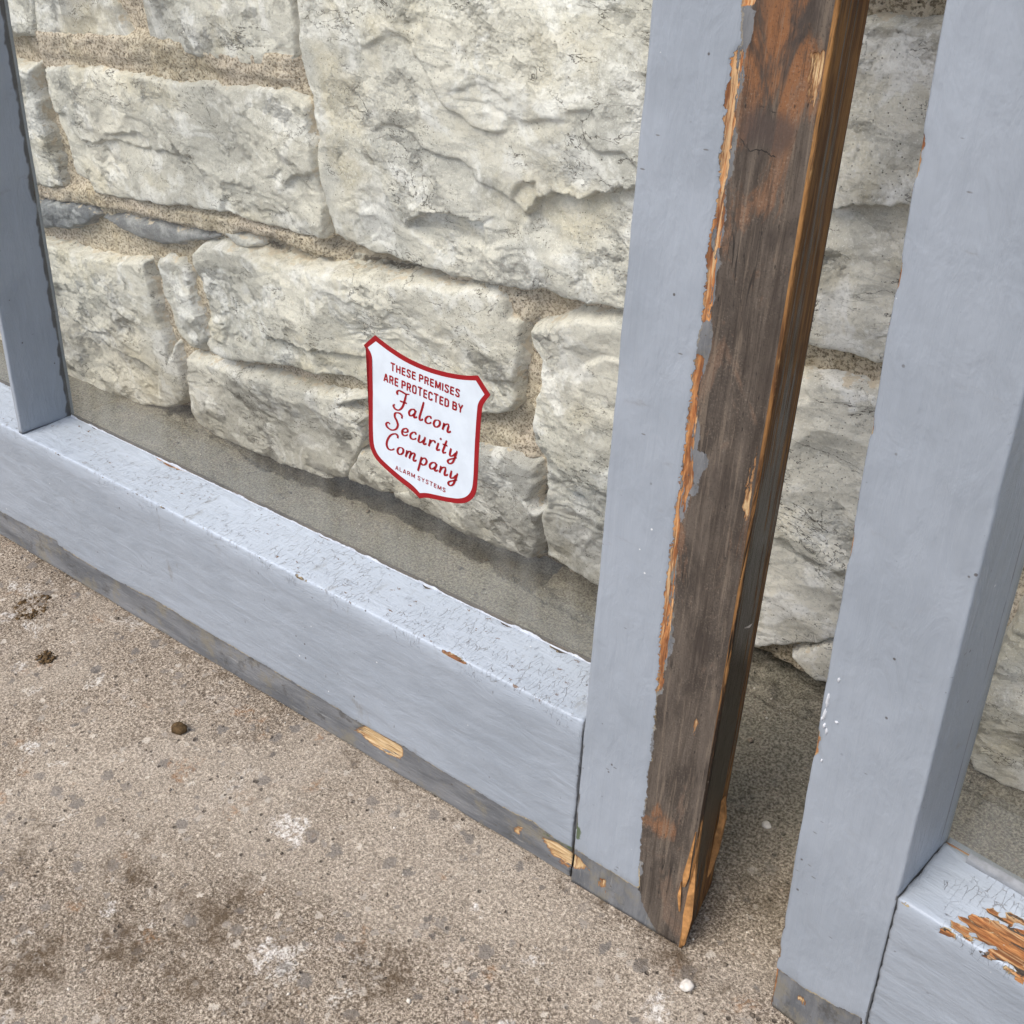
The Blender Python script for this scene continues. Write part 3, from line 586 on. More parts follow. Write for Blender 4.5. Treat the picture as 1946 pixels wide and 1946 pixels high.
# ------------------------------------------------------------------ window sashes
def loop_pts(corners, r, steps):
    """closed outline with rounded corners; steps[i] is the spacing along the side that starts at corner i"""
    n = len(corners); P = [Vector((c[0], c[1])) for c in corners]; out = []
    for i in range(n):
        a, c, d = P[i - 1], P[i], P[(i + 1) % n]
        u = (a - c).normalized() * r; v = (d - c).normalized() * r
        for t in (0, .33, .67, 1): out.append(((c + u) * (1 - t) ** 2 + c * 2 * t * (1 - t) + (c + v) * t ** 2, i))
        e0 = c + v; w = (c - d).normalized() * r; e1 = d + w
        k = max(1, int((e1 - e0).length / steps[i]))
        for q in range(1, k): out.append((e0.lerp(e1, q / k), i))
    return np.array([[p.x, p.y] for p, _ in out]), np.array([i for _, i in out])
def member(name, root, axis, corners, steps, s0, s1, ds, attr_fn, seed, r=.0016, wob=.00025):
    """axis 'u': outline in (x, depth) swept up the sash; axis 'x': outline in (u, depth) swept along it"""
    L_, side = loop_pts(corners, r, steps); K = len(L_)
    S = np.linspace(s0, s1, max(2, int(abs(s1 - s0) / ds) + 1)); nS = len(S)
    per = np.concatenate([[0], np.cumsum(np.linalg.norm(np.diff(L_, axis=0), axis=1))])
    a = np.tile(L_[:, 0], nS); dpt = np.tile(L_[:, 1], nS); s = np.repeat(S, K); pr = np.tile(per, nS); sd = np.tile(side, nS)
    cen = L_.mean(0)
    wa = wob * fbm(s * 26, pr * 70, seed, 4) * 1.6
    nx = np.sign(a - cen[0]); a2 = a + wa * .5 * nx; d2 = dpt - wa
    if axis == 'u': s = s + dpt * math.tan(LEAN) * np.clip(1 - s / .06, 0, 1)
    x, u = (a2, s) if axis == 'u' else (s, a2)
    if axis == 'x':
        en = np.maximum(np.clip(1 - (s - S[0]) / .004, 0, 1), np.clip(1 - (S[-1] - s) / .004, 0, 1)); x = x + en * .0007 * fbm(a * 160, dpt * 160, seed + 5, 4)
    V = np.c_[x, d2, u]
    i, j = np.meshgrid(np.arange(nS - 1), np.arange(K), indexing='ij'); j2 = (j + 1) % K
    F = np.stack([i * K + j, i * K + j2, (i + 1) * K + j2, (i + 1) * K + j], -1).reshape(-1, 4)
    # end caps as fans of quads would need a centre: add two centre vertices and degenerate-free triangles
    V = np.vstack([V, [[cen[0], cen[1], S[0]] if axis == 'u' else [S[0], cen[1], cen[0]]], [[cen[0], cen[1], S[-1]] if axis == 'u' else [S[-1], cen[1], cen[0]]]])
    c0 = nS * K; jj = np.arange(K)
    tri = np.vstack([np.c_[jj, (jj + 1) % K, np.full(K, c0)], np.c_[(jj + 1) % K + (nS - 1) * K, jj + (nS - 1) * K, np.full(K, c0 + 1)]])
    xx = np.append(x, [V[-2, 0], V[-1, 0]]) * 1000; uu = np.append(u, [V[-2, 2], V[-1, 2]]) * 1000; bb = np.append(d2, [cen[1]] * 2) * 1000
    ss = np.append(s, [S[0], S[-1]]); sd = np.append(sd, [9, 9]); pp = np.append(pr, [0, 0])
    base = {k: np.zeros(len(xx)) for k in ('warm', 'soot', 'side', 'grub', 'crack')}
    base.update({k: np.full(len(xx), -20.0) for k in ('old', 'fresh', 'torn', 'moss', 'knot')}); base['paint'] = np.full(len(xx), 20.0); base['rim'] = np.ones(len(xx))
    base.update(attr_fn(xx, uu, bb, sd, ss))
    dsp = .0016 * sstep(base['fresh'], -.6, 2.2) + .0007 * sstep(-base['paint'], -.6, .8) * (base['side'] < .5) + .0006 * sstep(base['torn'], -.5, 1.5) * sstep(-base['paint'], -.6, .8)
    V[:, 1] += np.where(sd == 0, dsp, 0)
    if axis == 'x': V[:, 2] -= np.where(sd == 1, dsp, 0)
    base['gc'] = np.c_[ss + seed * .37, pp + seed * .11, np.zeros(len(ss)) + seed * .05]
    me = bpy.data.meshes.new(name); faces = F.tolist() + tri.tolist()
    o = mesh_obj(name, V, faces, M_wood, root, base, True, True)
    return o
def nz1(s, f, seed): return fbm(s * f, np.zeros_like(s) + seed * 3.3, seed, 3)
def arris(paint, e, s, seed, amount=1.0):             # coat worn off a sharp edge here and there; e = mm from that edge
    return np.minimum(paint, e + 1.2 - amount * 4.5 * np.clip(nz1(s, 28, seed) + .25 * nz1(s, 140, seed + 2) - .25, 0, 2))
HT = 1.57; LEAN = R(9.5)
def interp(q, pts): p = np.array(sorted(pts)); return np.interp(q, p[:, 0], p[:, 1])
PE = [(-5, -35), (28.6, -35.7), (36.5, -36.5), (80.8, -38.8), (111.6, -38.9), (143.9, -39.4), (178.7, -40.4), (207, -42.4), (256, -44), (275, -43.3), (304, -43), (337, -42.8), (365, -43.4), (387, -43.3), (400, -42.4), (435, -43.7), (453, -42.5), (470, -42.4), (482, -43.3), (505, -44.5), (519, -44.7), (525, -40.5), (545, -43.7), (1600, -42)]
OE = [(178, -41), (183, -37.6), (234, -38.2), (270, -39.8), (294, -39.4), (310, -39.2), (317, -36.5), (332, -38.4), (348, -39), (364, -39.5), (384, -38.6), (413, -38.6), (431, -39.2), (453, -38.6), (471, -39.3), (489, -39.6), (505, -39.8), (522, -39.5), (537, -37), (1600, -38)]
STRIP = [(-1400, 32), (-754.1, 33.3), (-663.7, 37.0), (-661.8, 32.6), (-573.2, 31.7), (-524.5, 35.0), (-438.0, 33.7), (-325.9, 33.2), (-277.7, 31.4), (-237.5, 32.7), (-194.0, 31.0), (-144.5, 30.9), (-118.7, 33.2), (-102.7, 29.6), (-79.8, 30.9), (-35.7, 28.6), (0, 28)]
CHIP = [[(-285, 21), (-273.7, 31.6), (-237.5, 30.9), (-236.6, 24.2), (-239.5, 17.1), (-262.5, 16)], [(-111.7, 22.9), (-99.4, 26.6), (-83.8, 24.8), (-72.8, 19.3), (-87.4, 11.9), (-101.5, 13)], [(-135.5, 15.5), (-127.8, 22), (-130.4, 12)], [(-64.9, 15.1), (-59.4, 19.8), (-59.1, 9.5), (-62.8, 9.5)]]
YEL = [(-39.8, 101.9), (-29.5, 105.2), (-18.8, 93.5), (-15.8, 79.8), (-27.8, 79.9), (-37.8, 84.5)]
FLAKE = [[(-5.7, 352.9), (-2.8, 349.7), (-4.3, 341.1), (-4.3, 328.5), (-2.2, 308.9), (-6.4, 308.4), (-7.2, 327.5), (-7.2, 340.1)], [(-9.9, 524.7), (-3.0, 527.6), (-2.1, 518.3), (-3.2, 506.3), (-5.4, 500.0), (-8.4, 513.8)], [(-16, 176), (-13, 178), (-13.5, 166), (-15.5, 164)]]
GREY = [(-37.3, 336.3), (-30.8, 336.3), (-28.5, 331.8), (-31.7, 323.2), (-32.5, 313.0), (-37.1, 310.3), (-39.0, 320.6)]
KNOT = [(-34.3, 498), (-27, 502), (-17, 500), (-9.8, 494), (-12, 487), (-18, 483), (-30.9, 482.9), (-36, 489)]
def stile_attrs(x, u, b, sd, s):
    front = (sd == 0) & (b < 3); A = {}
    xp = interp(u, PE); xo = interp(u, OE)
    ub = interp(x, STRIP)
    pt = np.minimum(xp - x, u - ub)
    bare = (sd == 1)
    A['paint'] = np.where(bare, -20, pt)
    A['torn'] = np.where(bare, -20, np.minimum(np.minimum(xo - x + .2, u - 182), 18))
    bc = interp(u, [(-5, -17), (0, -18), (7.2, -24.7), (20.1, -33.3), (36.5, -37), (60, -40)])
    old = np.minimum(ub + 1.0 - u, bc - x)
    old = np.maximum(old, poly_sd(x, u, GREY))
    fr = .9 + 2.9 * fbm(u * .05, x * 0, 5, 4)                               # fringe of dark coat beside the torn strip
    old = np.maximum(old, np.where(u > 28, np.minimum(np.where(u > 182, xo, xp) + fr - x, 6), -20))
    teal = np.maximum(4 - np.abs(u - 393) * .45, 8 - np.abs(u - 531))
    A['torn'] = np.where(teal > 0, np.minimum(A['torn'], -3), A['torn'])
    A['torn'] = np.maximum(A['torn'], np.where(bare | (u > 34) | (u < 16), -20, 3.2 - np.hypot((x + 61.5), (u - 15) * .8)))
    A['old'] = np.where(bare, -20, np.maximum(old, np.where(x < xo + 1.5, teal, -20)))
    fresh = np.full(x.shape, -20.0)
    for p in CHIP + FLAKE: fresh = np.maximum(fresh, poly_sd(x, u, p) - (.6 if p in FLAKE else -.3))
    fresh = np.maximum(fresh, np.where(sd == 0, -1.6 - np.abs(x + 1.0) + 1.9 * np.clip(nz1(u / 1000, 14, 31) + .1, 0, 1), -20))   # bruised arris
    A['fresh'] = np.where(bare, -20, fresh)
    warm = .05 + .36 * sstep(u, 330, 550) + .45 * sstep(-poly_sd(x, u, [(-32.4, 560), (-12, 560), (-9, 505), (-20, 500), (-33.8, 513)]), 8, -8) + .22 * sstep(-np.abs(u - 300) + 0, -60, 0) + .55 * sstep(poly_sd(x, u, YEL) + 3 * fbm(x * .2, u * .05, 9, 3), -6, 5)
    A['warm'] = np.where(u < 250, np.minimum(warm, 1) * .8, warm)
    A['knot'] = np.where(sd == 0, poly_sd(x, u, KNOT), -20)
    A['side'] = bare.astype(float)
    A['soot'] = np.where(u > 420, .18, np.interp(u, [-5, 40, 70, 120, 300, 420], [.05, .15, .55, .92, .62, .22])) + (.62 * np.clip(1 - np.abs(b - 19) / 15, -1.3, 1)) * np.interp(u, [0, 300, 520], [1, .7, .25])
    A['moss'] = np.where(bare | (x < -84.5), -20, poly_sd(x, u, [(-85.5, 56), (-80.5, 50), (-80.5, 42), (-85.5, 38)]))
    A['rim'] = np.where(u < 45, 1, .35)
    A['grub'] = np.where(x < -84.4, .35 * (1 + nz1(s, 60, 4)) + .25, 0) * (u < 137)
    return A
def rail_attrs(x, u, b, sd, s):
    A = {}; ub = interp(x, STRIP); hr = 136.3
    pt = np.where(sd == 0, u - ub, 20)
    e_front = np.where(sd == 0, hr - u, b)
    pt = arris(pt, e_front, s, 7, .75)
    e_back = np.where(sd == 1, 48.5 - b, 20)
    pt = arris(pt, e_back, s, 12, 1.5)
    A['paint'] = np.where((sd == 2) | (sd == 3), -20, pt)
    A['old'] = np.where((sd == 2), -20, np.where(sd == 3, 10, np.where(sd == 0, ub + 1.0 - u, -20)))
    fresh = np.full(x.shape, -20.0)
    for p in CHIP: fresh = np.maximum(fresh, poly_sd(x, u, p) + .3)
    A['fresh'] = np.where(sd == 0, fresh, -20)
    A['crack'] = np.where(sd == 1, np.interp(x, [-700, -520, -420, -150, -86], [.8, .85, 1, .75, .55]), np.where((sd == 0) & (u > 118), .55 * sstep(u, 118, 136), .0))
    A['torn'] = np.where(sd <= 1, np.maximum(2.4 - np.abs(e_front) * .7 - .20 * np.abs(x + 190), 2.2 - np.abs(e_back) * .5 - .09 * np.abs(x + 545)), -20)
    A['paint'] = np.where(A['torn'] > 0, np.minimum(A['paint'], -A['torn']), A['paint'])
    A['moss'] = np.where(sd == 0, -1.0 - np.abs(u - ub + 1.5) * .5 + 2.4 * np.clip(nz1(s, 9, 44), 0, 1), -20)
    A['grub'] = np.where(x > -87.4, .6, 0)
    return A
def gen_attrs(x, u, b, sd, s): return {}

# first window: local x to the right, y into the sash, z up the sash
M1 = Matrix(((1, 0, 0, 0), (0, math.cos(LEAN), math.sin(LEAN), 0), (0, -math.sin(LEAN), math.cos(LEAN), .0015), (0, 0, 0, 1)))
w1 = empty('window_sash', 'old grey window with a shield sticker and bare brown right edge, leaning on stone wall', 'window', M1, group='old windows leaning against the wall')
T = .054; HR = .1363
member('stile', w1, 'u', [(-.086, 0), (0, 0), (-.0088, T), (-.086, T)], (.0016, .003, .02, .02), .0, HT, .0028, stile_attrs, 1)
member('bottom_rail', w1, 'x', [(.0025, 0), (HR, 0), (HR + .0026, T), (.0110, T)], (.002, .0022, .03, .01), -1.312, -.0868, .0028, rail_attrs, 2)
def munt_attrs(x, u, b, sd, s):
    A = {'paint': arris(np.full(x.shape, 20.0), np.where(sd == 1, np.minimum(b, 49.5 - b), 20), s, 23, .35)}
    A['crack'] = np.where(sd == 1, .10, 0); A['grub'] = np.maximum(np.where(u < 138.0, .7, 0), np.where(sd == 1, sstep(b + 3 * nz1(s, 60, 5), 43.5, 48.5) * .75, 0))
    return A
member('muntin', w1, 'u', [(-.6945, 0), (-.6893, 0), (-.6905, T), (-.706, T)], (.002, .0025, .01, .01), HR + .0012, HT - .087, .003, munt_attrs, 3)
member('stile', w1, 'u', [(-1.40, 0), (-1.3135, 0), (-1.3135, T), (-1.40, T)], (.01, .01, .02, .02), 0, HT, .02, gen_attrs, 4)
member('top_rail', w1, 'x', [(HT - .086, 0), (HT, 0), (HT, T), (HT - .088, T)], (.01, .02, .02, .01), -1.312, -.0868, .02, gen_attrs, 5)
def box(name, parent, x0, x1, y0, y1, z0, z1, mat):
    V = [(x, y, z) for x in (x0, x1) for y in (y0, y1) for z in (z0, z1)]
    return mesh_obj(name, V, [(0, 1, 3, 2), (4, 6, 7, 5), (0, 4, 5, 1), (2, 3, 7, 6), (0, 2, 6, 4), (1, 5, 7, 3)], mat, parent, None, False)
GB = .0488
box('glass_pane', w1, -.6895, -.081, GB, GB + .003, HR - .003, HT - .084, M_glass)
box('glass_pane', w1, -1.318, -.7045, GB, GB + .003, HR - .003, HT - .084, M_glass)
def paint_lip(name, root, x0, x1, u0, b, seed, hmean=.0004, amp=.0018):
    """ragged lip of old paint carried from the rail a little way up the pane"""
    n = int((x1 - x0) / .0016); xs = np.linspace(x0, x1, n)
    hh = np.clip(hmean + amp * fbm(xs * 60, xs * 0, seed, 4) + .5 * amp * (np.floor(3 * fbm(xs * 35, xs * 0 + 5, seed + 1, 2)) / 3), .0002, .008)
    V = np.concatenate([np.c_[xs, np.full(n, b - .0007), np.full(n, u0 - .002)], np.c_[xs, np.full(n, b - .0004), u0 + hh], np.c_[xs, np.full(n, b + .0001), u0 + hh + .0002]])
    F = np.concatenate([np.c_[np.arange(n - 1), np.arange(1, n), np.arange(n + 1, 2 * n), np.arange(n, 2 * n - 1)], np.c_[np.arange(n, 2 * n - 1), np.arange(n + 1, 2 * n), np.arange(2 * n + 1, 3 * n), np.arange(2 * n, 3 * n - 1)]])
    return mesh_obj(name, V, F, M_lip, root)
M_lip = plain('thick light paint', (.42, .455, .51), .5, .4, .2, 300, .4)
paint_lip('paint_edge', w1, -.688, -.0868, HR + .0022, GB, 3)

# shield sticker on the pane
def crom(pts, corners, k=6, closed=True):
    P = [Vector((p[0], p[1])) for p in pts]; n = len(P); out = []
    for i in range(n if closed else n - 1):
        p1, p2 = P[i], P[(i + 1) % n]
        p0 = P[(i - 1) % n] if (closed or i > 0) else p1; p3 = P[(i + 2) % n] if (closed or i + 2 < n) else p2
        if i in corners: p0 = p1 - (p2 - p1) * .5
        if (i + 1) % n in corners: p3 = p2 + (p2 - p1) * .5
        for q in range(k):
            t = q / k
            out.append(.5 * ((2 * p1) + (p2 - p0) * t + (2 * p0 - 5 * p1 + 4 * p2 - p3) * t * t + (3 * p1 - p0 - 3 * p2 + p3) * t ** 3))
    if not closed: out.append(P[-1])
    return out
S_OUT = [(-302.8, 315.9), (-313.2, 306.2), (-309.6, 300.6), (-308.8, 291.7), (-310.0, 262), (-310.2, 238), (-308.0, 229), (-301.5, 222.5), (-285.5, 215.6), (-271.6, 211.3), (-263.2, 207.4), (-256, 210.4), (-240.4, 213.4), (-227.8, 216.4), (-219.7, 220.9), (-214.6, 227.8), (-212.9, 238.3), (-212.3, 266.2), (-211.2, 286.6), (-209.9, 293.8), (-204.7, 301.9), (-215.0, 312.0), (-226.1, 308.9), (-241.8, 306.8), (-258.0, 306.3), (-274.5, 307.9), (-288.8, 311.2)]
S_IN = [(-302.0, 311.8), (-309.4, 305.6), (-306.0, 300.9), (-304.9, 291.8), (-305.9, 262), (-306.0, 239), (-303.7, 230.6), (-297.5, 225.4), (-282.5, 219.4), (-269.5, 215.4), (-262.9, 211.8), (-255.6, 214.3), (-240.4, 217.0), (-228.9, 219.9), (-222.2, 223.7), (-218.0, 229.6), (-216.4, 238.6), (-215.8, 265.6), (-214.9, 286.4), (-213.7, 294.2), (-209.2, 300.9), (-216.4, 308.2), (-228.9, 305.3), (-243.8, 303.4), (-258.4, 303.0), (-274.9, 304.4), (-289.4, 307.7)]
CN = {0, 1, 10, 20, 21}
def plate(name, pts, b0, b1, mat, parent):
    n = len(pts); bm = bmesh.new()
    f0 = [bm.verts.new((p.x / 1000, b0, p.y / 1000)) for p in pts]; f1 = [bm.verts.new((p.x / 1000, b1, p.y / 1000)) for p in pts]
    top = bm.faces.new(f0)
    for i in range(n): bm.faces.new((f0[i], f1[i], f1[(i + 1) % n], f0[(i + 1) % n]))
    bmesh.ops.triangulate(bm, faces=[top]); bmesh.ops.recalc_face_normals(bm, faces=bm.faces)
    me = bpy.data.meshes.new(name); bm.to_mesh(me); bm.free(); me.materials.append(mat)
    return link(bpy.data.objects.new(name, me), parent)
stk = plate('sticker', crom(S_IN, CN), GB - .00045, GB - .0002, M_white, w1)
stk['label'] = 'white shield sticker with red border and red lettering on the glass'
plate('border', crom(S_OUT, CN), GB - .00035, GB - .0001, M_red, stk)
TB = GB - .0006
CAPS = {'T': (.62, ['0,1 .62,1', '.31,1 .31,0']), 'H': (.62, ['.08,1 .08,0', '.54,1 .54,0', '.08,.52 .54,.52']), 'E': (.52, ['.08,1 .08,0', '.08,.93 .52,.93', '.08,.52 .48,.52', '.08,.07 .52,.07']),
 'S': (.58, ['.52,.76 .50,.90 .30,.96 .12,.90 .10,.72 .22,.56 .40,.46 .50,.30 .46,.10 .28,.04 .10,.10 .06,.26']), 'P': (.58, ['.08,1 .08,0', '.08,.93 .36,.93 .50,.86 .50,.56 .36,.48 .08,.48']),
 'R': (.60, ['.08,1 .08,0', '.08,.93 .36,.93 .50,.86 .50,.58 .36,.50 .08,.50', '.34,.50 .54,0']), 'M': (.78, ['.08,0 .08,1', '.70,0 .70,1', '.10,.98 .39,.12', '.68,.98 .39,.12']), 'I': (.16, ['.08,1 .08,0']),
 'A': (.64, ['.04,0 .31,1', '.60,0 .33,1', '.14,.28 .50,.28']), 'O': (.62, ['.31,.96 .12,.90 .08,.72 .08,.28 .12,.10 .31,.04 .50,.10 .54,.28 .54,.72 .50,.90 .31,.96']),
 'C': (.58, ['.52,.72 .48,.90 .30,.96 .12,.90 .08,.72 .08,.28 .12,.10 .30,.04 .48,.10 .52,.28']), 'D': (.60, ['.08,1 .08,0', '.08,.93 .34,.93 .50,.82 .52,.66 .52,.34 .50,.18 .34,.07 .08,.07']),
 'B': (.60, ['.08,1 .08,0', '.08,.93 .36,.93 .49,.86 .49,.62 .36,.53 .08,.53', '.36,.53 .52,.44 .52,.16 .38,.07 .08,.07']), 'Y': (.62, ['.04,1 .31,.46', '.58,1 .31,.46', '.31,.5 .31,0']), 'L': (.50, ['.08,1 .08,0', '.08,.07 .50,.07'])}
def block_text(txt, x0, y0, x1, y1, cap, w, gap=.17):
    p = 0; items = []
    for ch in txt:
        if ch == ' ': p += .30; continue
        items.append((ch, p)); p += CAPS[ch][0] + gap
    tot = p - gap; ln = math.hypot(x1 - x0, y1 - y0); ca, sa = (x1 - x0) / ln, (y1 - y0) / ln; sx = ln / tot
    V = []; F = []; z = 0
    for ch, a in items:
        for st_ in CAPS[ch][1]:
            Q = [Vector(((float(q.split(',')[0]) + a) * sx, float(q.split(',')[1]) * cap)) for q in st_.split()]
            n = len(Q); base = len(V); closed = n > 3 and (Q[0] - Q[-1]).length < 1e-6; z += 1
            for i, q in enumerate(Q):
                d0 = (Q[i] - Q[i - 1]).normalized() if i else ((Q[-1] - Q[-2]).normalized() if closed else None)
                d1 = (Q[i + 1] - Q[i]).normalized() if i < n - 1 else ((Q[1] - Q[0]).normalized() if closed else None)
                d0 = d0 or d1; d1 = d1 or d0; t = (d0 + d1).normalized(); nn = Vector((-t.y, t.x)); k = 1 / max(.6, t.dot(d1))
                for s_ in (-1, 1):
                    r = q + nn * w * k * s_ * .5
                    V.append(((x0 + r.x * ca - r.y * sa) / 1000, TB - z * 1.5e-6, (y0 + r.x * sa + r.y * ca) / 1000))
            F += [(base + 2 * i, base + 2 * i + 1, base + 2 * i + 3, base + 2 * i + 2) for i in range(n - 1)]
    return mesh_obj('lettering', V, F, M_red, stk, None, False)
block_text('THESE PREMISES', -288.8, 295.0, -229.2, 293.0, 5.4, 1.15)
block_text('ARE PROTECTED BY', -295.2, 285.6, -226.4, 282.8, 5.8, 1.2)
block_text('ALARM SYSTEMS', -285.4, 222.4, -239.8, 220.5, 3.2, .62, .22)
ARCH = [(.12, .45), (.3, .82), (.55, 1.0), (.76, .88), (.72, .45)]
TAIL = [(.76, .88), (.70, .4), (.74, .06), (.92, .02), (1.12, .3)]
GL = {
 'a': (1.25, [[(.86, .80), (.62, 1.0), (.28, .86), (.06, .40), (.2, .04), (.48, .08), (.76, .5)], [(.90, 1.0), (.80, .5), (.78, .1), (.94, .0), (1.16, .25)]]),
 'l': (.72, [[(.30, 2.5), (.22, 1.5), (.12, .4), (.22, .02), (.42, .05), (.58, .3)]]),
 'c': (1.0, [[(.74, .76), (.62, .98), (.34, .92), (.08, .5), (.14, .1), (.42, .0), (.70, .14), (.86, .34)]]),
 'o': (1.08, [[(.50, 1.0), (.18, .80), (.06, .36), (.24, .02), (.56, .06), (.80, .45), (.76, .85), (.50, 1.0)]]),
 'n': (1.28, [[(.10, .98), (.12, .5), (.06, .0)], ARCH[:4], TAIL]),
 'm': (1.85, [[(.10, .98), (.12, .5), (.06, .0)], [(.12, .45), (.28, .84), (.48, 1.0), (.64, .86), (.60, .4), (.56, .0)], [(.60, .45), (.78, .84), (.98, 1.0), (1.16, .88), (1.10, .4), (1.14, .06), (1.32, .02), (1.5, .28)]]),
 'e': (1.0, [[(.10, .42), (.42, .46), (.72, .66), (.70, .92), (.46, 1.0), (.16, .74), (.06, .34), (.24, .02), (.56, .04), (.84, .32)]]),
 'u': (1.28, [[(.12, 1.0), (.10, .5), (.10, .12), (.28, .0), (.54, .2), (.76, .6)], [(.84, 1.0), (.78, .5), (.76, .1), (.92, .0), (1.12, .25)]]),
 'r': (.92, [[(.12, .98), (.12, .5), (.06, .0)], [(.12, .45), (.3, .84), (.52, 1.0), (.70, .94), (.68, .76)]]),
 'i': (.66, [[(.16, 1.0), (.10, .5), (.08, .1), (.24, .0), (.46, .25)], [(.26, 1.50), (.30, 1.62), (.24, 1.66)]]),
 't': (.78, [[(.30, 1.75), (.18, .9), (.10, .2), (.24, .0), (.50, .22)], [(-.10, 1.08), (.2, 1.06), (.52, 1.12)]]),
 'y': (1.25, [[(.12, 1.0), (.10, .5), (.12, .12), (.30, .02), (.56, .25), (.78, .7)], [(.88, 1.0), (.80, .3), (.66, -.6), (.36, -1.02), (.06, -.92), (.10, -.6), (.5, -.25), (1.0, .12)]]),
 'p': (1.18, [[(.14, 1.0), (.08, .0), (.0, -1.1)], [(.12, .5), (.30, .86), (.58, 1.0), (.84, .74), (.76, .26), (.46, .0), (.16, .14)]]),
 'S': (1.95, [[(1.78, 2.05), (1.74, 2.45), (1.35, 2.62), (.90, 2.42), (.86, 1.95), (1.20, 1.50), (1.44, 1.0), (1.30, .38), (.80, .0), (.20, .08), (-.06, .45), (.14, .78), (.44, .66)]]),
 'C': (1.75, [[(1.62, 2.0), (1.58, 2.35), (1.22, 2.45), (.72, 2.05), (.40, 1.3), (.36, .5), (.68, .04), (1.14, .08), (1.46, .42)]]),
 'F': (1.95, [[(.30, 2.0), (.14, 2.3), (.34, 2.62), (.80, 2.62), (1.30, 2.55), (1.78, 2.7)], [(1.36, 2.55), (1.30, 1.6), (1.16, .7), (.80, .1), (.30, .02), (-.02, .32), (.14, .6)], [(.70, 1.32), (1.2, 1.36), (1.66, 1.40)]]),
}
def script_text(txt, x0, y0, x1, y1, xh, w, gap):
    adv = []; p = 0
    for ch in txt: adv.append(p); p += GL[ch][0] + gap
    tot = p - gap; ln = math.hypot(x1 - x0, y1 - y0); ca, sa = (x1 - x0) / ln, (y1 - y0) / ln; sx = ln / tot
    V = []; F = []
    nib = R(20)
    for ch, a in zip(txt, adv):
        for st_ in GL[ch][1]:
            P = crom(st_, set(), 8, False); Q = []
            for q in P:
                Q.append(Vector(((q.x + a) * sx + q.y * xh * .16, q.y * xh)))
            n = len(Q); base = len(V)
            for i, q in enumerate(Q):
                t = (Q[min(i + 1, n - 1)] - Q[max(i - 1, 0)]).normalized(); nn = Vector((-t.y, t.x))
                e = min(i, n - 1 - i) / (n - 1)
                ww = w * (.46 + .54 * abs(math.sin(math.atan2(t.y, t.x) - nib))) * (.72 + .28 * min(1, e * 8))
                for s_ in (-1, 1):
                    r = q + nn * ww * s_ * .5
                    V.append(((x0 + r.x * ca - r.y * sa) / 1000, TB - .00002, (y0 + r.x * sa + r.y * ca) / 1000))
            F += [(base + 2 * i, base + 2 * i + 1, base + 2 * i + 3, base + 2 * i + 2) for i in range(n - 1)]
    return mesh_obj('lettering', V, F, M_red, stk, None, False)
script_text('Falcon', -286.8, 268.2, -235.2, 265.6, 5.6, 2.0, .12)
script_text('Security', -293.6, 251.8, -228.9, 249.0, 5.7, 2.0, .10)
script_text('Company', -296.4, 236.2, -228.2, 232.8, 5.7, 2.05, .08)

# splinters on the broken lower corner of the bare stile
def sliver(parent, pts, w, th, mat, name='splinter', seed=0):
    n = len(pts); V = []; F = []; rs = random.Random(seed)
    for i, p in enumerate(pts):
        t = i / (n - 1); k = (1 - abs(2 * t - .8) ** 1.6 * .9) if n > 2 else 1; k = max(k, .06)
        ww = w * k * rs.uniform(.8, 1.2)
        V += [(p[0] - ww / 2, p[1], p[2]), (p[0] + ww / 2, p[1] + th * .3, p[2]), (p[0] + ww * .3, p[1] + th, p[2]), (p[0] - ww * .4, p[1] + th, p[2])]
    for i in range(n - 1):
        for j in range(4): F.append((4 * i + j, 4 * i + (j + 1) % 4, 4 * i + 4 + (j + 1) % 4, 4 * i + 4 + j))
    F += [(3, 2, 1, 0), (4 * n - 4, 4 * n - 3, 4 * n - 2, 4 * n - 1)]
    return mesh_obj(name, V, F, mat, parent, None, False, True)
sliver(w1, [(.0003, -.001, .004), (.0006, -.0016, .03), (.0002, -.0014, .05), (-.0005, -.0008, .074)], .0052, .004, M_split, seed=1)
sliver(w1, [(-.0052, -.0009, .052), (-.0046, -.0016, .062), (-.0040, -.0012, .078), (-.0034, -.0006, .098)], .0034, .002, M_split, seed=2)
sliver(w1, [(-.0056, -.0004, .030), (-.0066, -.0022, .044), (-.0072, -.0012, .055)], .0022, .0015, M_split, seed=3)
sliver(w1, [(-.0062, .034, .030), (-.0046, .036, .05), (-.0038, .037, .078), (-.0055, .036, .095)], .005, .006, M_split, seed=4)
sliver(w1, [(-.0035, .020, .2330), (-.0005, .018, .236), (.002, .016, .2405)], .0016, .001, M_chalk, 'paint_flake', 5)

# second window
yaw, l2, rl = -.1254, .0936, .0249
X2 = Vector((.9921, -.1227, .0248)).normalized(); U2 = Vector((-.013, .0958, .9953)); U2 = (U2 - X2 * U2.dot(X2)).normalized(); D2 = U2.cross(X2)
M2 = Matrix(((X2.x, D2.x, U2.x, .0609), (X2.y, D2.y, U2.y, -.0017), (X2.z, D2.z, U2.z, .0012), (0, 0, 0, 1)))
w2 = empty('window_sash', 'grey window with an orange peeled patch on its bottom rail, beside the brown edged one', 'window', M2, group='old windows leaning against the wall')
STR2 = [(-5, 35), (1.7, 35.7), (17.2, 35.1), (30.6, 37.9), (40.2, 39.0), (54.6, 44), (120, 46), (1400, 44)]
PEEL = [(82, 9), (88, 14), (96, 24), (106, 34), (114, 38), (126.9, 42), (150, 38), (170, 40), (190, 25), (170, 6), (140, 1.5), (119.8, -3), (112.9, -2), (98.5, 0), (85.8, 2.2)]
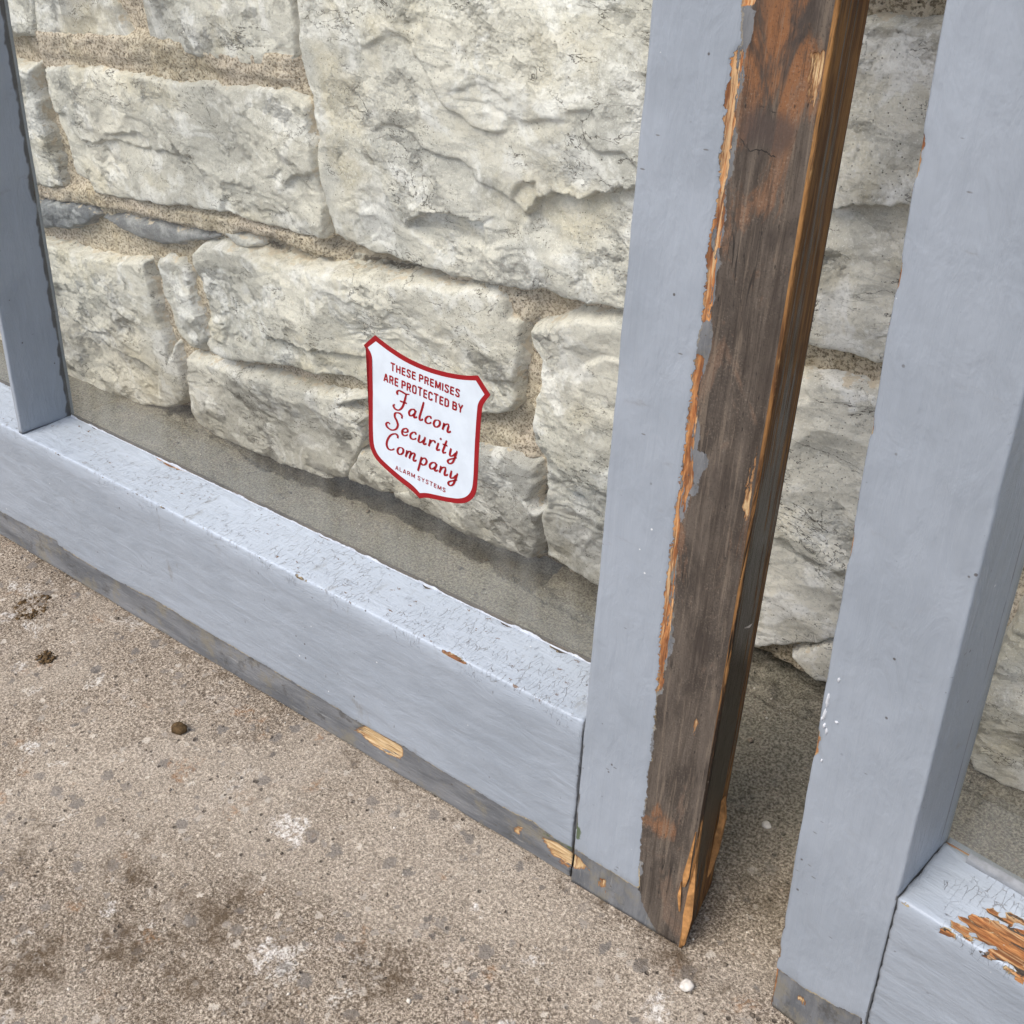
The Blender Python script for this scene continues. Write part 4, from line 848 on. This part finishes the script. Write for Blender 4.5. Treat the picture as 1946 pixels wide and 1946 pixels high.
def stile2_attrs(x, u, b, sd, s):
    A = {}; ub = interp(x, STR2); pt = np.where(sd == 0, u - ub, 20.0)
    e = np.where(sd == 0, x, np.where(sd == 3, b, 20))
    pt = arris(pt, e, s, 61, .95); low = 3.0 * sstep(-u, -130, -20) * np.clip(.3 + nz1(s, 40, 63), 0, 1)
    pt = np.minimum(pt, e - low + .4)
    pt = arris(pt, np.where(sd == 1, b, np.where(sd == 0, 57.3 - x, 20)), s, 66, .22)
    A['torn'] = np.where((e < 8) & ((sd == 0) | (sd == 3)), 4 - e, -20)
    A['torn'] = np.where((u < ub) & (sd == 0), np.minimum(A['torn'], 1.6 - e), A['torn'])
    for xx, uu, rx, ru in ((0, 208, 2.4, 4.5), (0, 455, 1.4, 6), (0, 389, 1.6, 4), (.0, 330, 1.2, 9)): pt = np.where(sd == 0, np.minimum(pt, np.hypot((x - xx) / rx, (u - uu) / ru) * 3 - 3), pt)
    A['paint'] = np.where(sd == 2, 20, pt); A['old'] = np.where(sd == 0, np.minimum(ub + .5 - u, x - 1.2), -20)
    A['fresh'] = np.where(sd == 0, np.maximum(2.2 - np.hypot(x - 19, (u - 23) * 1.2) * .7, -1.2 - np.abs(u - ub) * .4 + 2 * np.clip(nz1(s, 70, 68), 0, 1)), -20)
    A['grub'] = np.maximum(np.where((x > 56.6) & (u < 146), .6, 0), np.where(sd == 1, .68 * np.exp(-((b - 42 - 1.2 * nz1(s, 40, 71)) / 1.3) ** 2), 0))
    A['crack'] = np.where(sd == 1, .08, 0)
    return A
def rail2_attrs(x, u, b, sd, s):
    A = {}; ub = interp(x, STR2); hr = 145.5
    pt = np.where(sd == 0, u - ub, 20.0); ef = np.where(sd == 0, hr - u, b)
    pt = arris(pt, ef, s, 81, .6)
    pl = np.where(sd == 1, poly_sd(x, b, PEEL), np.where(sd == 0, np.minimum(-(hr - u) + 3.0 + 2.0 * nz1(s, 30, 83), 4 - np.clip(84 - x, 0, 99)), -20))
    pl2 = np.where(pl > -3, pl * .6 + 8.5 * fbm(x * .11, b * .22, 85, 5, .65) - .8, pl)
    e_back = np.where(sd == 1, 47 - b, 20); pt = arris(pt, e_back, s, 88, .9)
    A['torn'] = np.maximum(pl2, np.where(sd <= 1, 3 - e_back * .6, -20)); A['paint'] = np.minimum(np.where(sd >= 2, 20, pt), -pl2)
    A['old'] = np.where(sd == 0, ub + .5 - u, -20); A['crack'] = np.where(sd == 1, np.interp(x, [57, 75, 100], [.25, .55, .7]), np.where((sd == 0), .35 * sstep(u, 132, 145), 0))
    A['grub'] = np.where(x < 58.6, .6, 0)
    return A
D2T = .047
member('stile', w2, 'u', [(0, 0), (.0573, 0), (.0578, T), (.0008, T)], (.0018, .0025, .02, .006), 0, HT, .0028, stile2_attrs, 11)
member('bottom_rail', w2, 'x', [(.0025, 0), (.1455, 0), (.1475, T), (.008, T)], (.002, .0022, .03, .012), .0581, .62, .0026, rail2_attrs, 12)
member('bottom_rail', w2, 'x', [(.0025, 0), (.1455, 0), (.1475, T), (.008, T)], (.008, .01, .03, .02), .6201, 1.342, .02, rail2_attrs, 13)
member('stile', w2, 'u', [(1.3427, 0), (1.40, 0), (1.40, T), (1.3427, T)], (.01, .01, .02, .02), 0, HT, .02, gen_attrs, 14)
member('top_rail', w2, 'x', [(HT - .086, 0), (HT, 0), (HT, T), (HT - .088, T)], (.01, .02, .02, .01), .0581, 1.342, .02, gen_attrs, 15)
box('glass_pane', w2, .0545, 1.346, D2T, D2T + .003, .143, HT - .084, M_glass)
def strip_mesh(name, parent, x0, x1, b0, b1, u0, u1, mat, n=60, seed=0):
    xs = np.linspace(x0, x1, n); w = .0006 * fbm(xs * 50, xs * 0, seed, 3)
    V = np.concatenate([np.c_[xs, np.full(n, b0) + w, np.full(n, u0)], np.c_[xs, np.full(n, b0) + w, np.full(n, u1) + w], np.c_[xs, np.full(n, b1), np.full(n, u1) + w + .0008]])
    F = np.concatenate([np.c_[np.arange(n - 1) + k * n, np.arange(1, n) + k * n, np.arange(1, n) + (k + 1) * n, np.arange(n - 1) + (k + 1) * n] for k in range(2)])
    return mesh_obj(name, V, F, mat, parent)
strip_mesh('glazing_bead', w2, .072, 1.34, D2T - .0042, D2T - .0002, .1470, .1502, M_bead, 300, 3)
def blob(parent, x, u, rx, ru, mat, name, seed):
    rs = np.random.RandomState(seed); n = 14; ang = np.linspace(0, 2 * np.pi, n, endpoint=False); rr = rs.uniform(.6, 1.15, n)
    V = [(x, -.0009, u)] + [(x + math.cos(a) * rx * r * .7, -.0007, u + math.sin(a) * ru * r * .7) for a, r in zip(ang, rr)] + [(x + math.cos(a) * rx * r, .0001, u + math.sin(a) * ru * r) for a, r in zip(ang, rr)]
    F = [(0, 1 + (i + 1) % n, 1 + i) for i in range(n)] + [(1 + i, 1 + (i + 1) % n, 1 + n + (i + 1) % n, 1 + n + i) for i in range(n)]
    return mesh_obj(name, V, F, mat, parent, None, True, True)
for q, (x, u, rx, ru) in enumerate([(2.8, 242, .9, 5.5), (2.4, 233, 1.0, 5), (3.4, 226, 1.0, 1.9), (5.0, 223, .8, 2), (9.2, 232, .9, .6), (6.6, 257, .8, 1.6), (5.3, 204, .5, 1.1), (1.6, 229.5, .7, 1.2)]):
    blob(w2, x / 1000, u / 1000, rx / 1000, ru / 1000, M_dry, 'paint_drip', q)

# ------------------------------------------------------------------ loose bits on the pavement
def rock(name, loc, size, mat, seed, label, cat, group=None, flat=.6):
    bm = bmesh.new(); bmesh.ops.create_icosphere(bm, subdivisions=3, radius=1)
    rs = np.random.RandomState(seed); pl = rs.normal(size=(9, 3)); pl /= np.linalg.norm(pl, axis=1)[:, None]; off = rs.uniform(.62, .95, 9)
    for v in bm.verts:
        p = np.array(v.co)
        for n_, o_ in zip(pl, off):
            t = p @ n_
            if t > o_: p = p - n_ * (t - o_) * .92
        p *= 1 + .10 * float(fbm(p[0] * 2.2 + p[2], p[1] * 2.2 + seed, seed, 3))
        v.co = p * np.array([size, size * rs.uniform(.999, 1.0) * .8, size * flat])
    me = bpy.data.meshes.new(name); bm.to_mesh(me); bm.free(); me.materials.append(mat)
    me.polygons.foreach_set('use_smooth', np.ones(len(me.polygons), bool))
    o = link(bpy.data.objects.new(name, me)); o.location = (loc[0], loc[1], size * flat * .75); o.rotation_euler = (0, 0, seed * 1.3)
    return tag(o, label, cat, group)
rock('dirt_clod', (-.4157, -.0626), .0068, M_clod, 3, 'small round brown clod alone on the bare pavement left of centre', 'clod', flat=.75)
rock('pebble', (-.0005, .1152), .0036, M_chalk, 5, 'tiny white pebble on dark ground in the gap between both windows', 'pebble', 'white pebbles on the pavement', .7)
rock('pebble', (.0154, -.0195), .0048, M_chalk, 8, 'largest white pebble, in front of the gap between both windows', 'pebble', 'white pebbles on the pavement', .8)
def scatter(name, pts, sizes, tones, mat, kind='stuff'):
    base = np.array([(1, 0, 0), (0, 1, 0), (-1, 0, 0), (0, -1, 0), (0, 0, .8), (0, 0, -.6)], float)
    tri = np.array([(0, 1, 4), (1, 2, 4), (2, 3, 4), (3, 0, 4), (1, 0, 5), (2, 1, 5), (3, 2, 5), (0, 3, 5)])
    rs = np.random.RandomState(len(pts)); n = len(pts)
    V = base[None] * rs.uniform(.6, 1.25, (n, 6, 1)); a = rs.uniform(0, 6.28, n); ca, sa = np.cos(a)[:, None], np.sin(a)[:, None]
    ex = rs.uniform(.7, 1.5, (n, 1)); X = V[..., 0] * ex; Y = V[..., 1]
    W = np.stack([X * ca - Y * sa, X * sa + Y * ca, V[..., 2]], -1) * np.asarray(sizes)[:, None, None] + np.asarray(pts)[:, None, :]
    F = (tri[None] + 6 * np.arange(n)[:, None, None]).reshape(-1, 3)
    o = mesh_obj(name, W.reshape(-1, 3), F, mat, None, {'tone': np.repeat(tones, 6)}, False); return tag(o, kind=kind)
rs = np.random.RandomState(4)
n = 5200
gx = rs.uniform(-.95, .34, n); gy = rs.uniform(-.42, .235, n); m = (gx < -.0) | (gy > -.2)
gz = rs.lognormal(-.35, .45, n) * .0009
scatter('grit', np.c_[gx, gy, gz * .2], gz, rs.rand(n), M_grit)
def in_poly(poly, n, seed):
    rs = np.random.RandomState(seed); P = np.array(poly, float) / 1000; lo, hi = P.min(0), P.max(0); out = []
    while len(out) < n:
        q = lo + rs.rand(400, 2) * (hi - lo); sdv = poly_sd(q[:, 0], q[:, 1], P); out += [tuple(p) for p, s_ in zip(q, sdv) if s_ > -.002 * rs.rand() + .004 * fbm(p[0] * 90, p[1] * 90, 3, 2)]
    return np.array(out[:n])
l1 = in_poly([(-655, -60), (-664, -46), (-662, -32), (-645, -24), (-634, -40), (-636, -56)], 240, 1)
l2_ = in_poly([(-590, -77), (-588, -69), (-576, -67), (-572, -77), (-579, -82)], 90, 2)
cr = np.vstack([l1, l2_]); cs = rs.lognormal(0, .45, len(cr)) * .0010
o = scatter('dirt_crumbs', np.c_[cr, cs * .3], cs, rs.rand(len(cr)), M_clod)
# litter of pale flakes and stalks on the ground behind the panes
n = 900
lx = rs.uniform(-.82, .30, n); ly = rs.uniform(.07, .245, n); lz = rs.lognormal(-.3, .55, n) * .0009
scatter('wall_foot_grit', np.c_[lx, ly, np.where(ly > np.interp(lx, [e[0] for e in EDGE], [e[1] for e in EDGE]), -.0135, .0002) + lz * .3], lz, np.where(rs.rand(n) < .10, 1.0, rs.rand(n) * .6), M_grit)

bpy.context.view_layer.update()
